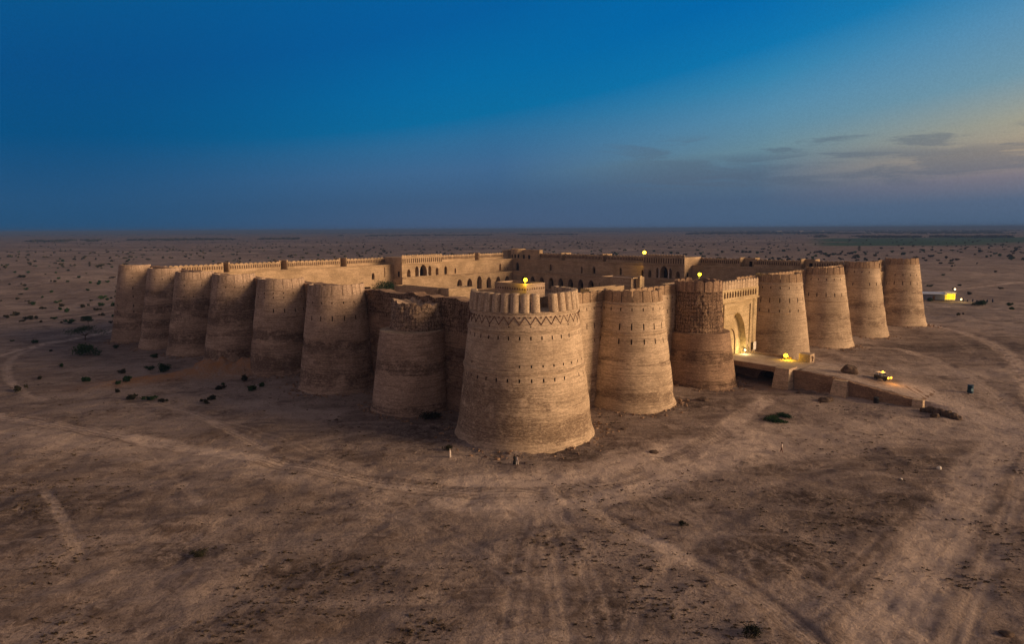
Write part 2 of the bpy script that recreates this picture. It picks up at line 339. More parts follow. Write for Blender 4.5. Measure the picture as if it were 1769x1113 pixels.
def bastion(label, cx, cy, rb, rt, zb, ztop, mh=2.5, nm=18, rows=(), cornices=(), bands=(), mat=None, round_m=False, missing=(), top_c=None,
            seed=0., face=(0, -1), drum=None, ruin=None, merlon_gap=.09, rnd=.22, amp=.10, keep_m=lambda a: math.cos(a)*.0-math.sin(a) > -.35, group='bastions of the desert fort', mer_h=None):
    mat = mat or M_brick; t_ = thing('bastion', (cx, cy, zb), label, 'tower', group)
    zt = ztop-mh; tc = top_c or (cx, cy)
    se = []
    pitch = 2*math.pi/nm; hw = .115/rt
    for i in range(nm):
        a = i*pitch; se += [a-hw, a+hw, a+pitch*.36, a+pitch*.64]
    ze = list(np.arange(zb-2, zt, .8)); 
    for (z0, z1, every, w_) in rows:
        ze = [z for z in ze if z < z0-.15 or z > z1+.15]+[z0, z1]
    for cz in cornices: ze = [z for z in ze if abs(z-cz) > .05]
    ze = sorted(set(round(z, 3) for z in ze)); 
    if zt-ze[-1] < .3: ze[-1] = zt
    else: ze.append(zt)
    def R(z): return rb+(rt-rb)*(np.asarray(z, float)-zb)/(ztop-zb)
    def P(s, z):
        f = (z-zb)/(ztop-zb); ox = cx+(tc[0]-cx)*f; oy = cy+(tc[1]-cy)*f
        ca, sa = np.cos(s), np.sin(s); r = R(z)
        bnd = np.zeros_like(z)
        for (bz, bs, ba, *dr) in bands:
            wv = fbm(s*2+seed, z*.0, seed, 3)*2.2
            g = np.exp(-((z-bz-wv)/bs)**2)*ba
            if dr: g = g*ss(np.cos(s-dr[0]), -.2, .9)
            bnd = bnd+g
        r = r+fbm(ca*r/2.5, sa*r/2.5, z/1.2+seed, 4)*amp*2-np.clip(bnd, 0, 1.3)*(.12+.35*np.clip(fbm(ca*r*1.2+seed, sa*r*1.2, z*2.5, 3)+.1, 0, 1))
        r = r+fbm(ca*1.3+seed, sa*1.3, z/7., 3)*.2+fbm(ca*r*.9, sa*r*.9, z*1.6+seed, 3)*amp*1.6
        r = r+.35*np.exp(-((z-zb)/.6)**2)
        ru = np.zeros_like(z)
        if ruin: ru = ss(z+fbm(s*4, z*.3, seed, 3)*2, ruin[0], ruin[0]+.8); r = r+ru*(fbm(ca*r*1.3, sa*r*1.3, z*1.3+seed, 4)*1.0)
        pts = np.stack([ox+ca*r, oy+sa*r, z], 1)
        return pts, np.stack([ca, sa, 0*ca], 1), np.stack([s*rt*1.2, z], 1), {'band': bnd, 'ruin': ru}
    holes = []
    fx, fy = face
    for (z0, z1, every, w_) in rows:
        j = ze.index(round(z0, 3))
        for i in range(nm):
            a = i*pitch
            if math.cos(a)*fx+math.sin(a)*fy < -.15: continue
            if every > 1 and i % every: continue
            if random.random() < w_: continue
            holes.append((i*4, j))
    shell('tower_body', P, np.array(se), np.array(ze), mat, t_, True, holes)
    # rim, inner parapet face, floor
    th = .8 if not round_m else 1.1; floor = zt-1.0; n = len(se); b = MB()
    po, _, _, _ = P(np.array(se), np.full(n, zt)); oc = np.array([tc[0], tc[1]])
    inn = [(oc[0]+math.cos(a)*(R(zt)-th), oc[1]+math.sin(a)*(R(zt)-th)) for a in se]
    for i in range(n):
        j = (i+1) % n
        b.poly([po[i], po[j], (*inn[j], zt), (*inn[i], zt)]); b.poly([(*inn[i], zt), (*inn[j], zt), (*inn[j], floor), (*inn[i], floor)])
    b.poly([(*p, floor) for p in inn]); b.build('parapet_walk', mat, t_)
    # merlons
    for i in range(nm):
        if i in missing: continue
        am = (i+.5)*pitch
        if not keep_m(am): continue
        if mer_h is not None and mer_h(i) <= .1: continue
        hh = mh if mer_h is None else mh*mer_h(i)
        a0, a1 = i*pitch+hw*1.2, (i+1)*pitch-hw*1.2
        if merlon_gap: g = pitch*merlon_gap*.5; a0, a1 = i*pitch+g, (i+1)*pitch-g
        K = 8 if round_m else 6; front = []; back = []; tops = []; r0 = float(R(zt)); r1 = float(R(ztop))
        hh += random.uniform(-.08, .08); lean = random.uniform(-.04, .04)
        b = MB()
        ls = [q/K for q in range(K+1)]
        def pt(q, z, outer):
            a = a0+(a1-a0)*q; f = (z-zt)/mh; x = 2*q-1
            r = r0+(r1-r0)*f+lean*f
            if round_m: r = (r-.25+.62*math.sqrt(max(0, 1-x*x*.96))) if outer else r-.75
            elif not outer: r = r-.62
            return (oc[0]+math.cos(a)*r, oc[1]+math.sin(a)*r, z)
        top = [zt+hh-(.10*(2*q-1)**2 if round_m else rnd*abs(2*q-1)**2.6) for q in ls]
        for q in range(K):
            x0, x1 = ls[q], ls[q+1]
            b.poly([pt(x0, zt-.02, 1), pt(x1, zt-.02, 1), pt(x1, top[q+1], 1), pt(x0, top[q], 1)])
            b.poly([pt(x1, zt-.02, 0), pt(x0, zt-.02, 0), pt(x0, top[q], 0), pt(x1, top[q+1], 0)])
            b.poly([pt(x0, top[q], 1), pt(x1, top[q+1], 1), pt(x1, top[q+1], 0), pt(x0, top[q], 0)])
        b.poly([pt(0, zt, 0), pt(0, zt, 1), pt(0, top[0], 1), pt(0, top[0], 0)]); b.poly([pt(1, zt, 1), pt(1, zt, 0), pt(1, top[-1], 0), pt(1, top[-1], 1)])
        b.build('merlon', mat if (round_m or mat is not M_brickR) else M_merlon, t_)
    for cz in cornices:
        b = MB(); N = 72; prof = [(-.02, -.22), (.14, -.14), (.16, .04), (-.02, .12)]
        f = (cz-zb)/(ztop-zb); ox, oy = cx+(tc[0]-cx)*f, cy+(tc[1]-cy)*f
        for i in range(N):
            a, a2 = 2*math.pi*i/N, 2*math.pi*(i+1)/N
            for q in range(3):
                (d0, h0), (d1, h1) = prof[q], prof[q+1]
                pp = lambda aa, dd, hh_: (ox+math.cos(aa)*(float(R(cz+hh_))+dd+amp*.3), oy+math.sin(aa)*(float(R(cz+hh_))+dd+amp*.3), cz+hh_)
                b.poly([pp(a, d0, h0), pp(a2, d0, h0), pp(a2, d1, h1), pp(a, d1, h1)])
        b.build('cornice', mat, t_, True)
    return t_, R

# ---- the corner bastion
cx, cy = 2.3, 128.4
corner, Rc = bastion('largest round tower at the near corner of the fort, zigzag brick band under rounded merlons', cx, cy, 13.3, 9.7, 0., 27.8, mh=3.3, nm=34,
    rows=[(19.7, 20.35, 1, .05), (14.9, 15.35, 1, .25), (12.3, 12.95, 1, .05), (21.9, 22.15, 2, .2)], cornices=[24.35, 21.3, 20.95, 14.1, 13.8],
    bands=[(4., 1.5, 1.5), (2., 1.0, .5), (8.5, 1.3, .45), (10., 4.5, .9, math.radians(205))], mat=M_brickR, round_m=True, missing=(27,), merlon_gap=.10, amp=.05, seed=3., keep_m=lambda a: math.sin(a) < .12 or (math.cos(a) > 0 and math.sin(a) < .80))
b = MB(); N = 34   # raised zigzag of dark bricks
for i in range(N*2):
    a0, a1 = math.pi*i/N, math.pi*(i+1)/N; z0, z1 = (22.35, 23.75) if i % 2 == 0 else (23.75, 22.35)
    for dz in (0,):
        q = []
        for a, z in ((a0, z0), (a1, z1)):
            for off in (-.085, .085):
                r = float(Rc(z))+.10; q.append((cx+math.cos(a)*r, cy+math.sin(a)*r, z+off))
        o = [q[0], q[2], q[3], q[1]]; inn = [((p[0]-cx)*.97+cx, (p[1]-cy)*.97+cy, p[2]) for p in o]
        b.poly(o)
        for e in range(4): f = (e+1) % 4; b.poly([o[e], inn[e], inn[f], o[f]])
b.build('zigzag_band', M_relief, corner)
for i in range(N):
    a = 2*math.pi*(i+.0)/N
    if math.sin(a) > .2: continue
    r = float(Rc(23.5))+.07; bb = MB(); M = Matrix.Translation((cx+math.cos(a)*r, cy+math.sin(a)*r, 23.62)) @ Matrix.Rotation(a, 4, 'Z')
    bb.box(-.2, .03, -.12, .12, -.12, .12, M); bb.build('brick_stud', M_relief, corner)

# ---- intact bastions:  (x,y,rb,rt,zb,zt), label and details
def std_rows(zt): return [(zt-4.3, zt-3.65, 1, .05), (zt-8.3, zt-6.9, 1, .05), (zt-11.3, zt-10.2, 1, .15)]
bastion('pale round tower right of the corner tower, tall slits in a brick band', 26.6, 150.3, 9.9, 6.3, .3, 25.9, nm=18, rows=std_rows(25.9), cornices=[22.9, 17.2, 16.7],
        bands=[(3.2, 1.2, 1.25), (10.5, .6, .9), (6.5, 1.4, .4)], mat=M_brickR, seed=5., amp=.06)
bastion('round tower right of the gate with a lamp shining at its foot', 79.4, 203.4, 9.9, 6.4, 1.2, 25.7, nm=17, rows=std_rows(25.7), cornices=[22.6, 14.6], bands=[(9., 1., .5, 3.6), (5., 4., .6, 3.9)], mat=M_brickR, seed=7., amp=.05)
bastion('second round tower right of the gate, stained bands low down', 104.2, 228.3, 10.3, 5.9, .4, 26.1, nm=17, rows=[(21.9, 22.5, 1, .1), (16.6, 17.8, 1, .1)], cornices=[23.2, 15.2], bands=[(10., 1.5, .9), (4., 1.6, .8), (7., 1., .4)], mat=M_brickR, seed=9.)
bastion('third round tower right of the gate, partly behind its neighbour', 129.3, 253.4, 10.5, 5.7, .0, 26.6, nm=16, rows=[(22.6, 23.2, 1, .1), (18., 19., 1, .1)], cornices=[23.9, 17.3], bands=[(11., 1.5, 1.), (5., 1.8, .9)], mat=M_brickR, seed=12.)
bastion('farthest right round tower at the right corner of the fort', 161.9, 284.4, 10.6, 6.1, -1.1, 26.3, nm=16, rows=[(19.2, 20., 1, .2), (15.6, 17., 1, .05)], cornices=[23.6, 17.5], bands=[(12.5, 1., .9), (9., 1.3, .7), (4.4, 1.6, 1.2)], mat=M_brickR, seed=14.)
lb = [(5., 2.0, 1.0), (12.5, 1.1, 1.2), (8.5, 2.2, .6)]
bastion('round tower left of the ruined drum tower, dark band at mid height', -43.3, 168.2, 10.2, 6.6, -.5, 26., nm=17, rows=[(21.6, 22.1, 1, .1), (17.6, 18.7, 1, .15)], cornices=[], bands=[(11.5, 1.2, 1.2), (3.5, 2.2, 1.), (8., 2., .5)], seed=21., merlon_gap=.05, rnd=.07)
bastion('round tower on the left side with two close rows of holes under its rim', -64.3, 190.3, 10.1, 6.1, -1.5, 25.9, nm=16, rows=[(22., 22.4, 1, .1), (20.8, 21.2, 1, .2), (17., 18., 1, .2)], bands=[(10.6, 1.2, 1.3), (2.5, 2.2, 1.2), (6.5, 2., .4)], seed=23., merlon_gap=.05, rnd=.07)
bastion('weathered round tower beside the orange spoil bank on the left side', -86.3, 212.3, 10.4, 6.1, -1.4, 25.8, nm=16, rows=[(21.8, 22.3, 1, .2)], bands=[(17., 2.4, .95), (12.5, 2., .9), (2.2, 1.8, 1.2), (8., 1., .6)], seed=25., merlon_gap=.05, rnd=.07)
bastion('fourth round tower from the far left end, dark streaks over its middle', -108.6, 234.1, 10.3, 5.9, -2., 25.4, nm=15, rows=[(20.6, 21.2, 1, .1), (17.0, 17.5, 1, .1)], bands=[(14., 2.2, 1.), (10., 1.5, .7), (3., 2.6, 1.)], seed=27., merlon_gap=.05, rnd=.07)
bastion('second round tower from the far left end with broken rim', -130., 256.2, 10.4, 5.6, -3.5, 25.4, nm=15, rows=[(21.3, 21.9, 1, .3)], bands=[(16.5, 1.6, .9), (11., 1.8, 1.), (5.5, 1.6, 1.), (1., 2., .8)], seed=29., merlon_gap=.05, rnd=.07)
tl, _ = bastion('farthest left round tower pierced by columns of dark holes', -152.7, 277.5, 10.7, 5.7, -5.4, 25.7, nm=15, rows=[(12.9, 13.9, 2, .2), (16.0, 17.1, 2, .2), (9.2, 10.2, 2, .2), (7.0, 7.8, 2, .3), (20.4, 20.9, 3, .2), (23.,23.5,3,.2)], bands=[(1.5, 1.8, .9), (6., 1.2, .8)], seed=31., merlon_gap=.03, rnd=.05)
# ---- two ruined bastions: a repaired lower drum and an older eroded core above the ledge
def ruined(label, drum, core, ledge, mat_lo, mat_hi, seed, toplevel, mer=False):
    cx, cy, rb, rt, zb, tc = drum
    t_ = thing('ruined_bastion', (cx, cy, zb), label, 'tower', 'bastions of the desert fort')
    n = 96; se = np.linspace(0, 2*math.pi, n, endpoint=False)
    def P(s, z):
        f = (z-zb)/(ledge-zb); r = rb+(rt-rb)*f+fbm(np.cos(s)*3, np.sin(s)*3, z/1.2+seed, 4)*.22+.3*np.exp(-((z-zb)/.6)**2)
        bnd = np.exp(-((z-(zb+1.7))/.8)**2)*.9+np.exp(-((z-(ledge*.58)-fbm(s*2, 0, seed)*2)/1.6)**2)*.85
        return np.stack([cx+(tc[0]-cx)*f+np.cos(s)*r, cy+(tc[1]-cy)*f+np.sin(s)*r, z], 1), np.stack([np.cos(s), np.sin(s), 0*s], 1), np.stack([s*rt*1.1, z], 1), {'band': bnd, 'ruin': 0*z}
    _, pts, idx = shell('lower_drum', P, se, np.linspace(zb-2, ledge, 24), mat_lo, t_, True)
    kx, ky, kr0, kr1 = core; b = MB()
    ring = [pts[idx(i, 23)] for i in range(n)]
    for i in range(n):
        j = (i+1) % n; q0 = (kx+math.cos(se[i])*kr0*.8, ky+math.sin(se[i])*kr0*.8, ledge+.12); q1 = (kx+math.cos(se[j])*kr0*.8, ky+math.sin(se[j])*kr0*.8, ledge+.12)
        b.poly([ring[i], ring[j], q1, q0])
    b.build('ledge', M_brickR if not mer else mat_lo, t_)
    zl = ledge-.3; N2 = 160; s2 = np.linspace(0, 2*math.pi, N2, endpoint=False)
    def P2(s, z):
        f = (z-zl)/(toplevel-zl); rim = toplevel+(0 if mer else 1)*(fbm(np.cos(s)*2.2, np.sin(s)*2.2, seed, 4)*2.6+.5*fbm(s*6, 0, seed))
        zz = zl+f*(rim-zl); r = kr0+(kr1-kr0)*f; x, y = np.cos(s)*r, np.sin(s)*r
        r = r+fbm(x*2.2, y*2.2, zz*1.9+seed, 4)*.75+fbm(x*.5, y*.5, zz*.4+seed, 3)*.9
        return np.stack([kx+np.cos(s)*r, ky+np.sin(s)*r, zz], 1), np.stack([np.cos(s), np.sin(s), 0*s], 1), np.stack([s*kr0, zz], 1), {'band': z*0+.2, 'ruin': z*0+1}
    ze = np.linspace(zl, toplevel, 34)
    _, p2, id2 = shell('eroded_core', P2, s2, ze, mat_hi, t_, True)
    b = MB()
    for i in range(N2):
        j = (i+1) % N2; a, c_ = p2[id2(i, 33)], p2[id2(j, 33)]
        ia = (kx+(a[0]-kx)*.8, ky+(a[1]-ky)*.8, a[2]-.2); ic = (kx+(c_[0]-kx)*.8, ky+(c_[1]-ky)*.8, c_[2]-.2)
        b.poly([a, c_, ic, ia]); b.poly([ia, ic, (kx, ky, toplevel-1.2)])
    b.build('core_top', mat_hi, t_)
    if mer:
        nm = 16
        for i in range(nm):
            a0, a1 = 2*math.pi*(i+.05)/nm, 2*math.pi*(i+.95)/nm; b = MB(); K = 5; h = 2.3+random.uniform(-.3, .15)
            for q in range(K):
                x0, x1 = q/K, (q+1)/K; T = [toplevel+h-.4*abs(2*x-1)**2.4 for x in (x0, x1)]
                pt = lambda x, z, r: (kx+math.cos(a0+(a1-a0)*x)*r, ky+math.sin(a0+(a1-a0)*x)*r, z)
                ro, ri = kr1+.1, kr1-.6; zb_ = toplevel-.5
                b.poly([pt(x0, zb_, ro), pt(x1, zb_, ro), pt(x1, T[1], ro), pt(x0, T[0], ro)]); b.poly([pt(x1, zb_, ri), pt(x0, zb_, ri), pt(x0, T[0], ri), pt(x1, T[1], ri)])
                b.poly([pt(x0, T[0], ro), pt(x1, T[1], ro), pt(x1, T[1], ri), pt(x0, T[0], ri)])
            for x in (0, 1): b.poly([pt(x, zb_, ro), pt(x, T[x], ro), pt(x, T[x], ri), pt(x, zb_, ri)])
            b.build('merlon', mat_hi, t_)
    return t_
ruined('short ruined drum tower left of the corner tower, crumbling honeycombed core above a pale ledge', (-22.6, 147.0, 8.5, 7.1, -.2, (-21.7, 147.8)), (-20.7, 149.0, 6.1, 5.3), 17.5, M_brick, M_brick, 41., 23.4)
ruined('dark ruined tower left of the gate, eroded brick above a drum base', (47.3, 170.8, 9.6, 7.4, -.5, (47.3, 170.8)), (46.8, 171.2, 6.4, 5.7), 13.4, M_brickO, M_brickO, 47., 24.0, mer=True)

# ------------------------------------------------------------------ curtain walls between the bastions
def curtain(label, axis, s0, s1, zbase, zt, face=4., mh=2.4, pitch=2.4, rows=(), bands=(), mat=None, ruin=None, merl=True, thick=3.2, seed=0., rag=0., cornices=()):
    mat = mat or M_brick
    def G(s, o, z):   # s along the wall, o offset inwards
        if axis == 'u': p = C0[:, None]+dR[:, None]*s+dL[:, None]*o
        else: p = C0[:, None]+dL[:, None]*s+dR[:, None]*o
        return np.stack([p[0], p[1], z], 1)
    mid = (s0+s1)/2; lo = G(np.array([mid]), np.array([face]), np.array([zbase]))[0]
    t_ = thing('curtain_wall', lo, label, 'wall', 'curtain walls of the fort')
    nrm = -(dL if axis == 'u' else dR)
    n = max(2, int((s1-s0)/pitch)); pt_ = (s1-s0)/n; se = []
    for i in range(n):
        a = s0+pt_*(i+.5); se += [a-pt_*.45, a-.12, a+.12, a+pt_*.25]
    se = [s0]+se+[s1]; ze = list(np.arange(zbase-2, zt-mh, .8))
    for (z0, z1, ev, sk) in rows: ze = [z for z in ze if z < z0-.15 or z > z1+.15]+[z0, z1]
    ze = sorted(set(round(z, 3) for z in ze)); ze.append(zt-mh) if zt-mh-ze[-1] > .3 else ze.__setitem__(-1, zt-mh)
    def P(s, z):
        f = (z-zbase)/(zt-zbase); o = face+.9*(f-1)+0*s
        bnd = 0*z
        for bz, bs, ba in bands: bnd = bnd+ba*np.exp(-((z-bz-fbm(s/4, 0, seed, 3)*2)/bs)**2)
        ru = ss(z+fbm(s/3, z/3, seed, 3)*2, ruin, ruin+.8) if ruin else 0*z
        o = o-fbm(s/2.5, z/1.2, seed, 4)*.25+ru*fbm(s*1.1, z*1.1, seed, 4)*1.1
        zz = z+(ss(z, zt-mh-2, zt-mh)*fbm(s/3., 0, seed, 4)*rag if rag else 0)
        return G(s, o, zz), np.tile(np.array([nrm[0], nrm[1], 0]), (len(s), 1)), np.stack([s, zz], 1), {'band': bnd, 'ruin': ru}
    holes = []
    for (z0, z1, ev, sk) in rows:
        j = ze.index(round(z0, 3))
        for i in range(n):
            if random.random() >= sk: holes.append((i*4+2, j))
    _, pts, idx = shell('wall_face', P, np.array(se), np.array(ze), mat, t_, False, holes)
    top = [pts[idx(i, len(ze)-1)] for i in range(len(se))]; b = MB(); inn = G(np.array(se), np.full(len(se), face+thick), np.array([p[2] for p in top])); flo = G(np.array(se), np.full(len(se), face+thick), np.full(len(se), zbase))
    for i in range(len(se)-1): b.poly([top[i], top[i+1], inn[i+1], inn[i]]); b.poly([inn[i], inn[i+1], flo[i+1], flo[i]])
    b.build('wall_walk', mat, t_)
    if merl:
        for i in range(n):
            a0, a1 = s0+pt_*i+.1, s0+pt_*(i+1)-.1; b = MB(); K = 5; h = mh+random.uniform(-.1, .1)
            zb_ = zt-mh-.02
            for q in range(K):
                x0, x1 = a0+(a1-a0)*q/K, a0+(a1-a0)*(q+1)/K; T = [zt-mh+h-.22*abs(2*(x-a0)/(a1-a0)-1)**2.4 for x in (x0, x1)]
                g = lambda x, o, z: tuple(G(np.array([x]), np.array([face+o]), np.array([z]))[0])
                b.poly([g(x0, -.05, zb_), g(x1, -.05, zb_), g(x1, 0, T[1]), g(x0, 0, T[0])]); b.poly([g(x1, .6, zb_), g(x0, .6, zb_), g(x0, .6, T[0]), g(x1, .6, T[1])])
                b.poly([g(x0, 0, T[0]), g(x1, 0, T[1]), g(x1, .6, T[1]), g(x0, .6, T[0])])
            for x, T_ in ((a0, zt-mh+h-.22), (a1, zt-mh+h-.22)): b.poly([g(x, -.05, zb_), g(x, 0, T_), g(x, .6, T_), g(x, .6, zb_)])
            b.build('merlon', M_merlon if mat is M_brickR else mat, t_)
    for cz in cornices:
        f = (cz-zbase)/(zt-zbase); o = face+.9*(f-1)-.12; b = MB()
        g = lambda s, o_, z: tuple(G(np.array([s]), np.array([o_]), np.array([z]))[0])
        b.hexa([g(s0, o-.05, cz), g(s1, o-.05, cz), g(s1, o+.4, cz), g(s0, o+.4, cz)], [g(s0, o, cz+.28), g(s1, o, cz+.28), g(s1, o+.4, cz+.28), g(s0, o+.4, cz+.28)])
        b.build('cornice', mat, t_)
    return t_
rw = [(21.6, 22.2, 1, .05), (17.6, 18.8, 1, .1), (14.6, 15.3, 1, .2)]
curtain('pale curtain wall between the corner tower and the next tower on the right', 'u', 6, 31, .2, 25.6, rows=rw, bands=[(3.5, 1., 1.2), (6.5, 1.2, .8)], mat=M_brickR, seed=51., cornices=[23.0, 16.4])
curtain('stretch of curtain wall between the slit banded tower and the dark ruined tower', 'u', 31, 72, .2, 25.2, rows=[(21.6, 22.2, 1, .1), (18.2, 19.2, 1, .1)], bands=[(12, 3, .6), (3, 1, .8)], mat=M_brickR, seed=53., cornices=[16.6])
curtain('short curtain wall just right of the gate, behind the lamp tower', 'u', 92.4, 112, .6, 25.2, rows=[(21.6, 22.2, 1, .1)], bands=[(9, 2, .6)], mat=M_brickR, seed=55.)
curtain('curtain wall between the lamp tower and the second tower right of the gate', 'u', 112, 143, .5, 25.2, rows=[(21.6, 22.2, 1, .1)], bands=[(9, 2, .6)], mat=M_brickR, seed=57.)
curtain('curtain wall between the second and third towers right of the gate', 'u', 143, 178, .2, 25.4, rows=[(22, 22.6, 1, .1)], bands=[(9, 2, .6)], mat=M_brickR, seed=58.)
curtain('curtain wall ending at the farthest right tower', 'u', 178, 222, -.5, 25.5, rows=[(22, 22.6, 1, .1)], bands=[(9, 2, .6)], mat=M_brickR, seed=59.)
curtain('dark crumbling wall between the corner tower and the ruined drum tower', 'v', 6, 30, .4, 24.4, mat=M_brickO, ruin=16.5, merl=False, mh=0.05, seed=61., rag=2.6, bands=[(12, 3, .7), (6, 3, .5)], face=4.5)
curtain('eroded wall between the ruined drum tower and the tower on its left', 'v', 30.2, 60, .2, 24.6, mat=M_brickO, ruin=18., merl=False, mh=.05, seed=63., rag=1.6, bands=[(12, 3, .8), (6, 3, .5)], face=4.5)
curtain('shadowed curtain wall between the two intact towers left of the ruin', 'v', 60, 92, -.5, 24.6, bands=[(12, 3, .8), (5, 3, .6)], seed=65., face=4.5, mat=M_brickO, merl=False, mh=.05, rag=.8)  # here and on the next four, dark brick paints recess shade plus staining
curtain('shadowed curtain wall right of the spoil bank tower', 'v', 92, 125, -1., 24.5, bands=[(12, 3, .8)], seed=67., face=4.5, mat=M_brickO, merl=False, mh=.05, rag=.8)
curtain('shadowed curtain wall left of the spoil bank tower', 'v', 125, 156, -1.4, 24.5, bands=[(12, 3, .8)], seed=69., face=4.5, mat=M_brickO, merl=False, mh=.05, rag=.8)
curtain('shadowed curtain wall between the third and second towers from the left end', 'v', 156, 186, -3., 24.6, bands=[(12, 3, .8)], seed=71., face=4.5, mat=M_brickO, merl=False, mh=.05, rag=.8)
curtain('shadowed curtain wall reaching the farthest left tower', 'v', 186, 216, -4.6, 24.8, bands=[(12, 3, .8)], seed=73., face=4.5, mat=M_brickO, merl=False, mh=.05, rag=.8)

# ------------------------------------------------------------------ walls with arched openings (fort frame)
def arch_profile(w_, zb, zt_, pointed=True, n=9):
    h = w_/2; spring = max(zb+.2, zt_-w_*(.72 if pointed else .5)); pts = []
    for i in range(n):
        x = -h+w_*i/(n-1); q = abs(x)/h
        pts.append((x, spring+(zt_-spring)*((1-q**1.7)**.62 if pointed else math.sqrt(max(0, 1-q*q)))))
    return spring, pts
def arched_wall(name, parent, axis, face, s0, s1, z0, z1, ops, mat, depth=1.6, thick=2.0, niche='arch_niche', sign=-1, back=None, trim=True, lining=None):
    """axis 'u': wall along u facing -v (sign -1) at v=face.  ops: (centre,width,zb,zt,pointed[,depth])"""
    def g(s, o, z): return F3(s, face-sign*o, z) if axis == 'u' else F3(face-sign*o, s, z)
    b = MB(); ops = sorted(ops); cur = s0
    for op in ops:
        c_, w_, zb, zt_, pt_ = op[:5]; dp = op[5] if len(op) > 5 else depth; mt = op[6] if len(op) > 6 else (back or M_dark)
        a, e = c_-w_/2, c_+w_/2
        if a > cur: b.poly([g(cur, 0, z0), g(a, 0, z0), g(a, 0, z1), g(cur, 0, z1)])
        if zb > z0: b.poly([g(a, 0, z0), g(e, 0, z0), g(e, 0, zb), g(a, 0, zb)])
        sp, pr = arch_profile(w_, zb, zt_, pt_)
        for i in range(len(pr)-1):
            b.poly([g(c_+pr[i][0], 0, pr[i][1]), g(c_+pr[i+1][0], 0, pr[i+1][1]), g(c_+pr[i+1][0], 0, z1), g(c_+pr[i][0], 0, z1)])
        cur = e
        k = MB(); outl = [(-w_/2, zb)]+pr+[(w_/2, zb)]
        for i in range(len(outl)):
            p, q = outl[i], outl[(i+1) % len(outl)]; k.poly([g(c_+p[0], 0, p[1]), g(c_+p[0], dp, p[1]), g(c_+q[0], dp, q[1]), g(c_+q[0], 0, q[1])])
        lo = k.build(niche, lining or mat, parent)
        k = MB(); k.poly([g(c_+p[0], dp, p[1]) for p in outl]); k.build('niche_back', mt, lo)  # default near-black back has the recess shade put into its colour
        if trim and w_ > 1.2:
            k = MB(); tw = .16
            for i in range(1, len(outl)-2):
                p, q = outl[i], outl[i+1]; m = 1+2*tw/w_
                P1, Q1 = (p[0]*m, p[1]+tw*(1 if abs(p[0]) < w_*.49 else 0)), (q[0]*m, q[1]+tw*(1 if abs(q[0]) < w_*.49 else 0))
                k.poly([g(c_+p[0], -.07, p[1]), g(c_+q[0], -.07, q[1]), g(c_+Q1[0], -.07, Q1[1]), g(c_+P1[0], -.07, P1[1])])
                k.poly([g(c_+P1[0], -.07, P1[1]), g(c_+Q1[0], -.07, Q1[1]), g(c_+Q1[0], 0, Q1[1]), g(c_+P1[0], 0, P1[1])])
            k.build('arch_trim', mat, lo)
    if cur < s1: b.poly([g(cur, 0, z0), g(s1, 0, z0), g(s1, 0, z1), g(cur, 0, z1)])
    b.poly([g(s0, 0, z1), g(s1, 0, z1), g(s1, thick, z1), g(s0, thick, z1)]); b.poly([g(s0, thick, z0), g(s1, thick, z0), g(s1, thick, z1), g(s0, thick, z1)])
    for s in (s0, s1): b.poly([g(s, 0, z0), g(s, thick, z0), g(s, thick, z1), g(s, 0, z1)])
    return b.build(name, mat, parent)

# ---- the gatehouse
gate = thing('gatehouse', F3(81, -2, 0), 'tall arched gatehouse with glowing yellow recess between the ruined tower and lamp tower', 'gatehouse')
GV = -2.3
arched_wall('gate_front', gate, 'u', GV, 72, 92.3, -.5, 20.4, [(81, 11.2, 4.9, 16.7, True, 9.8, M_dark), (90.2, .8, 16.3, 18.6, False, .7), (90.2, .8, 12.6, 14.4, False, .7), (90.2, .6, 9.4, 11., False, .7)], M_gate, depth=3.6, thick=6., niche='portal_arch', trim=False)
# inner doorway set in the recess
arched_wall('door_wall', gate, 'u', GV+1.6, 75.5, 86.58, 4.8, 16.9, [(80.4, 6.4, 4.9, 12.2, False, 6.0)], M_gate, depth=6.0, thick=.3, niche='doorway', trim=False, lining=M_brickO)  # darker brick lining puts the doorway's shade into the colour
k = MB()
for (a, e, z0, z1) in ((73.2, 74.0, 5, 19.4), (88.0, 88.8, 5, 19.4), (74.0, 88.0, 18.6, 19.4)): k.fbox(a, e, GV-.28, GV+.02, z0, z1)
k.build('portal_frame', M_gate, gate)
arched_wall('blind_arcade', gate, 'u', GV-.25, 72, 92.3, 20.4, 23.1, [(73.2+i*1.45, .95, 20.9, 22.6, True, .35, M_brickO) for i in range(13)], M_gate, depth=.35, thick=5., niche='blind_niche', trim=False)
k = MB(); k.fbox(71.8, 92.5, GV-.5, GV+.3, 19.95, 20.4); k.build('cornice', M_gate, gate)
for i in range(13):
    a = 72+i*1.56; z = 25.5+random.uniform(-.1, .1)
    k = MB(); pr = [(0, 23.1), (0, z-.5), (.3, z-.1), (.7, z), (1.1, z-.1), (1.4, z-.5), (1.4, 23.1)]
    f_ = [F3(a+x, GV-.2, zz) for x, zz in pr]; r_ = [F3(a+x, GV+.4, zz) for x, zz in pr]
    k.poly(f_); k.poly(list(reversed(r_)))
    for q in range(len(pr)): e = (q+1) % len(pr); k.poly([f_[q], r_[q], r_[e], f_[e]])
    k.build('merlon', M_brickR, gate)
k = MB(); k.fbox(79.9, 81.9, GV+3.2, GV+3.42, 4.9, 9.6); k.fbox(82.1, 84.1, GV+3.2, GV+3.42, 4.9, 9.6)
sb = thing('sign_board', F3(90.6, -2.7, 5), 'white notice board leaning beside the gate portal', 'sign')
k = MB(); k.fbox(89.9, 91.4, -2.95, -2.85, 5.5, 7.7); k.build('panel', M_white, sb)
for a in (90.0, 91.2): k = MB(); k.fbox(a, a+.1, -2.84, -2.74, 4.7, 7.6); k.build('post', M_metal, sb)

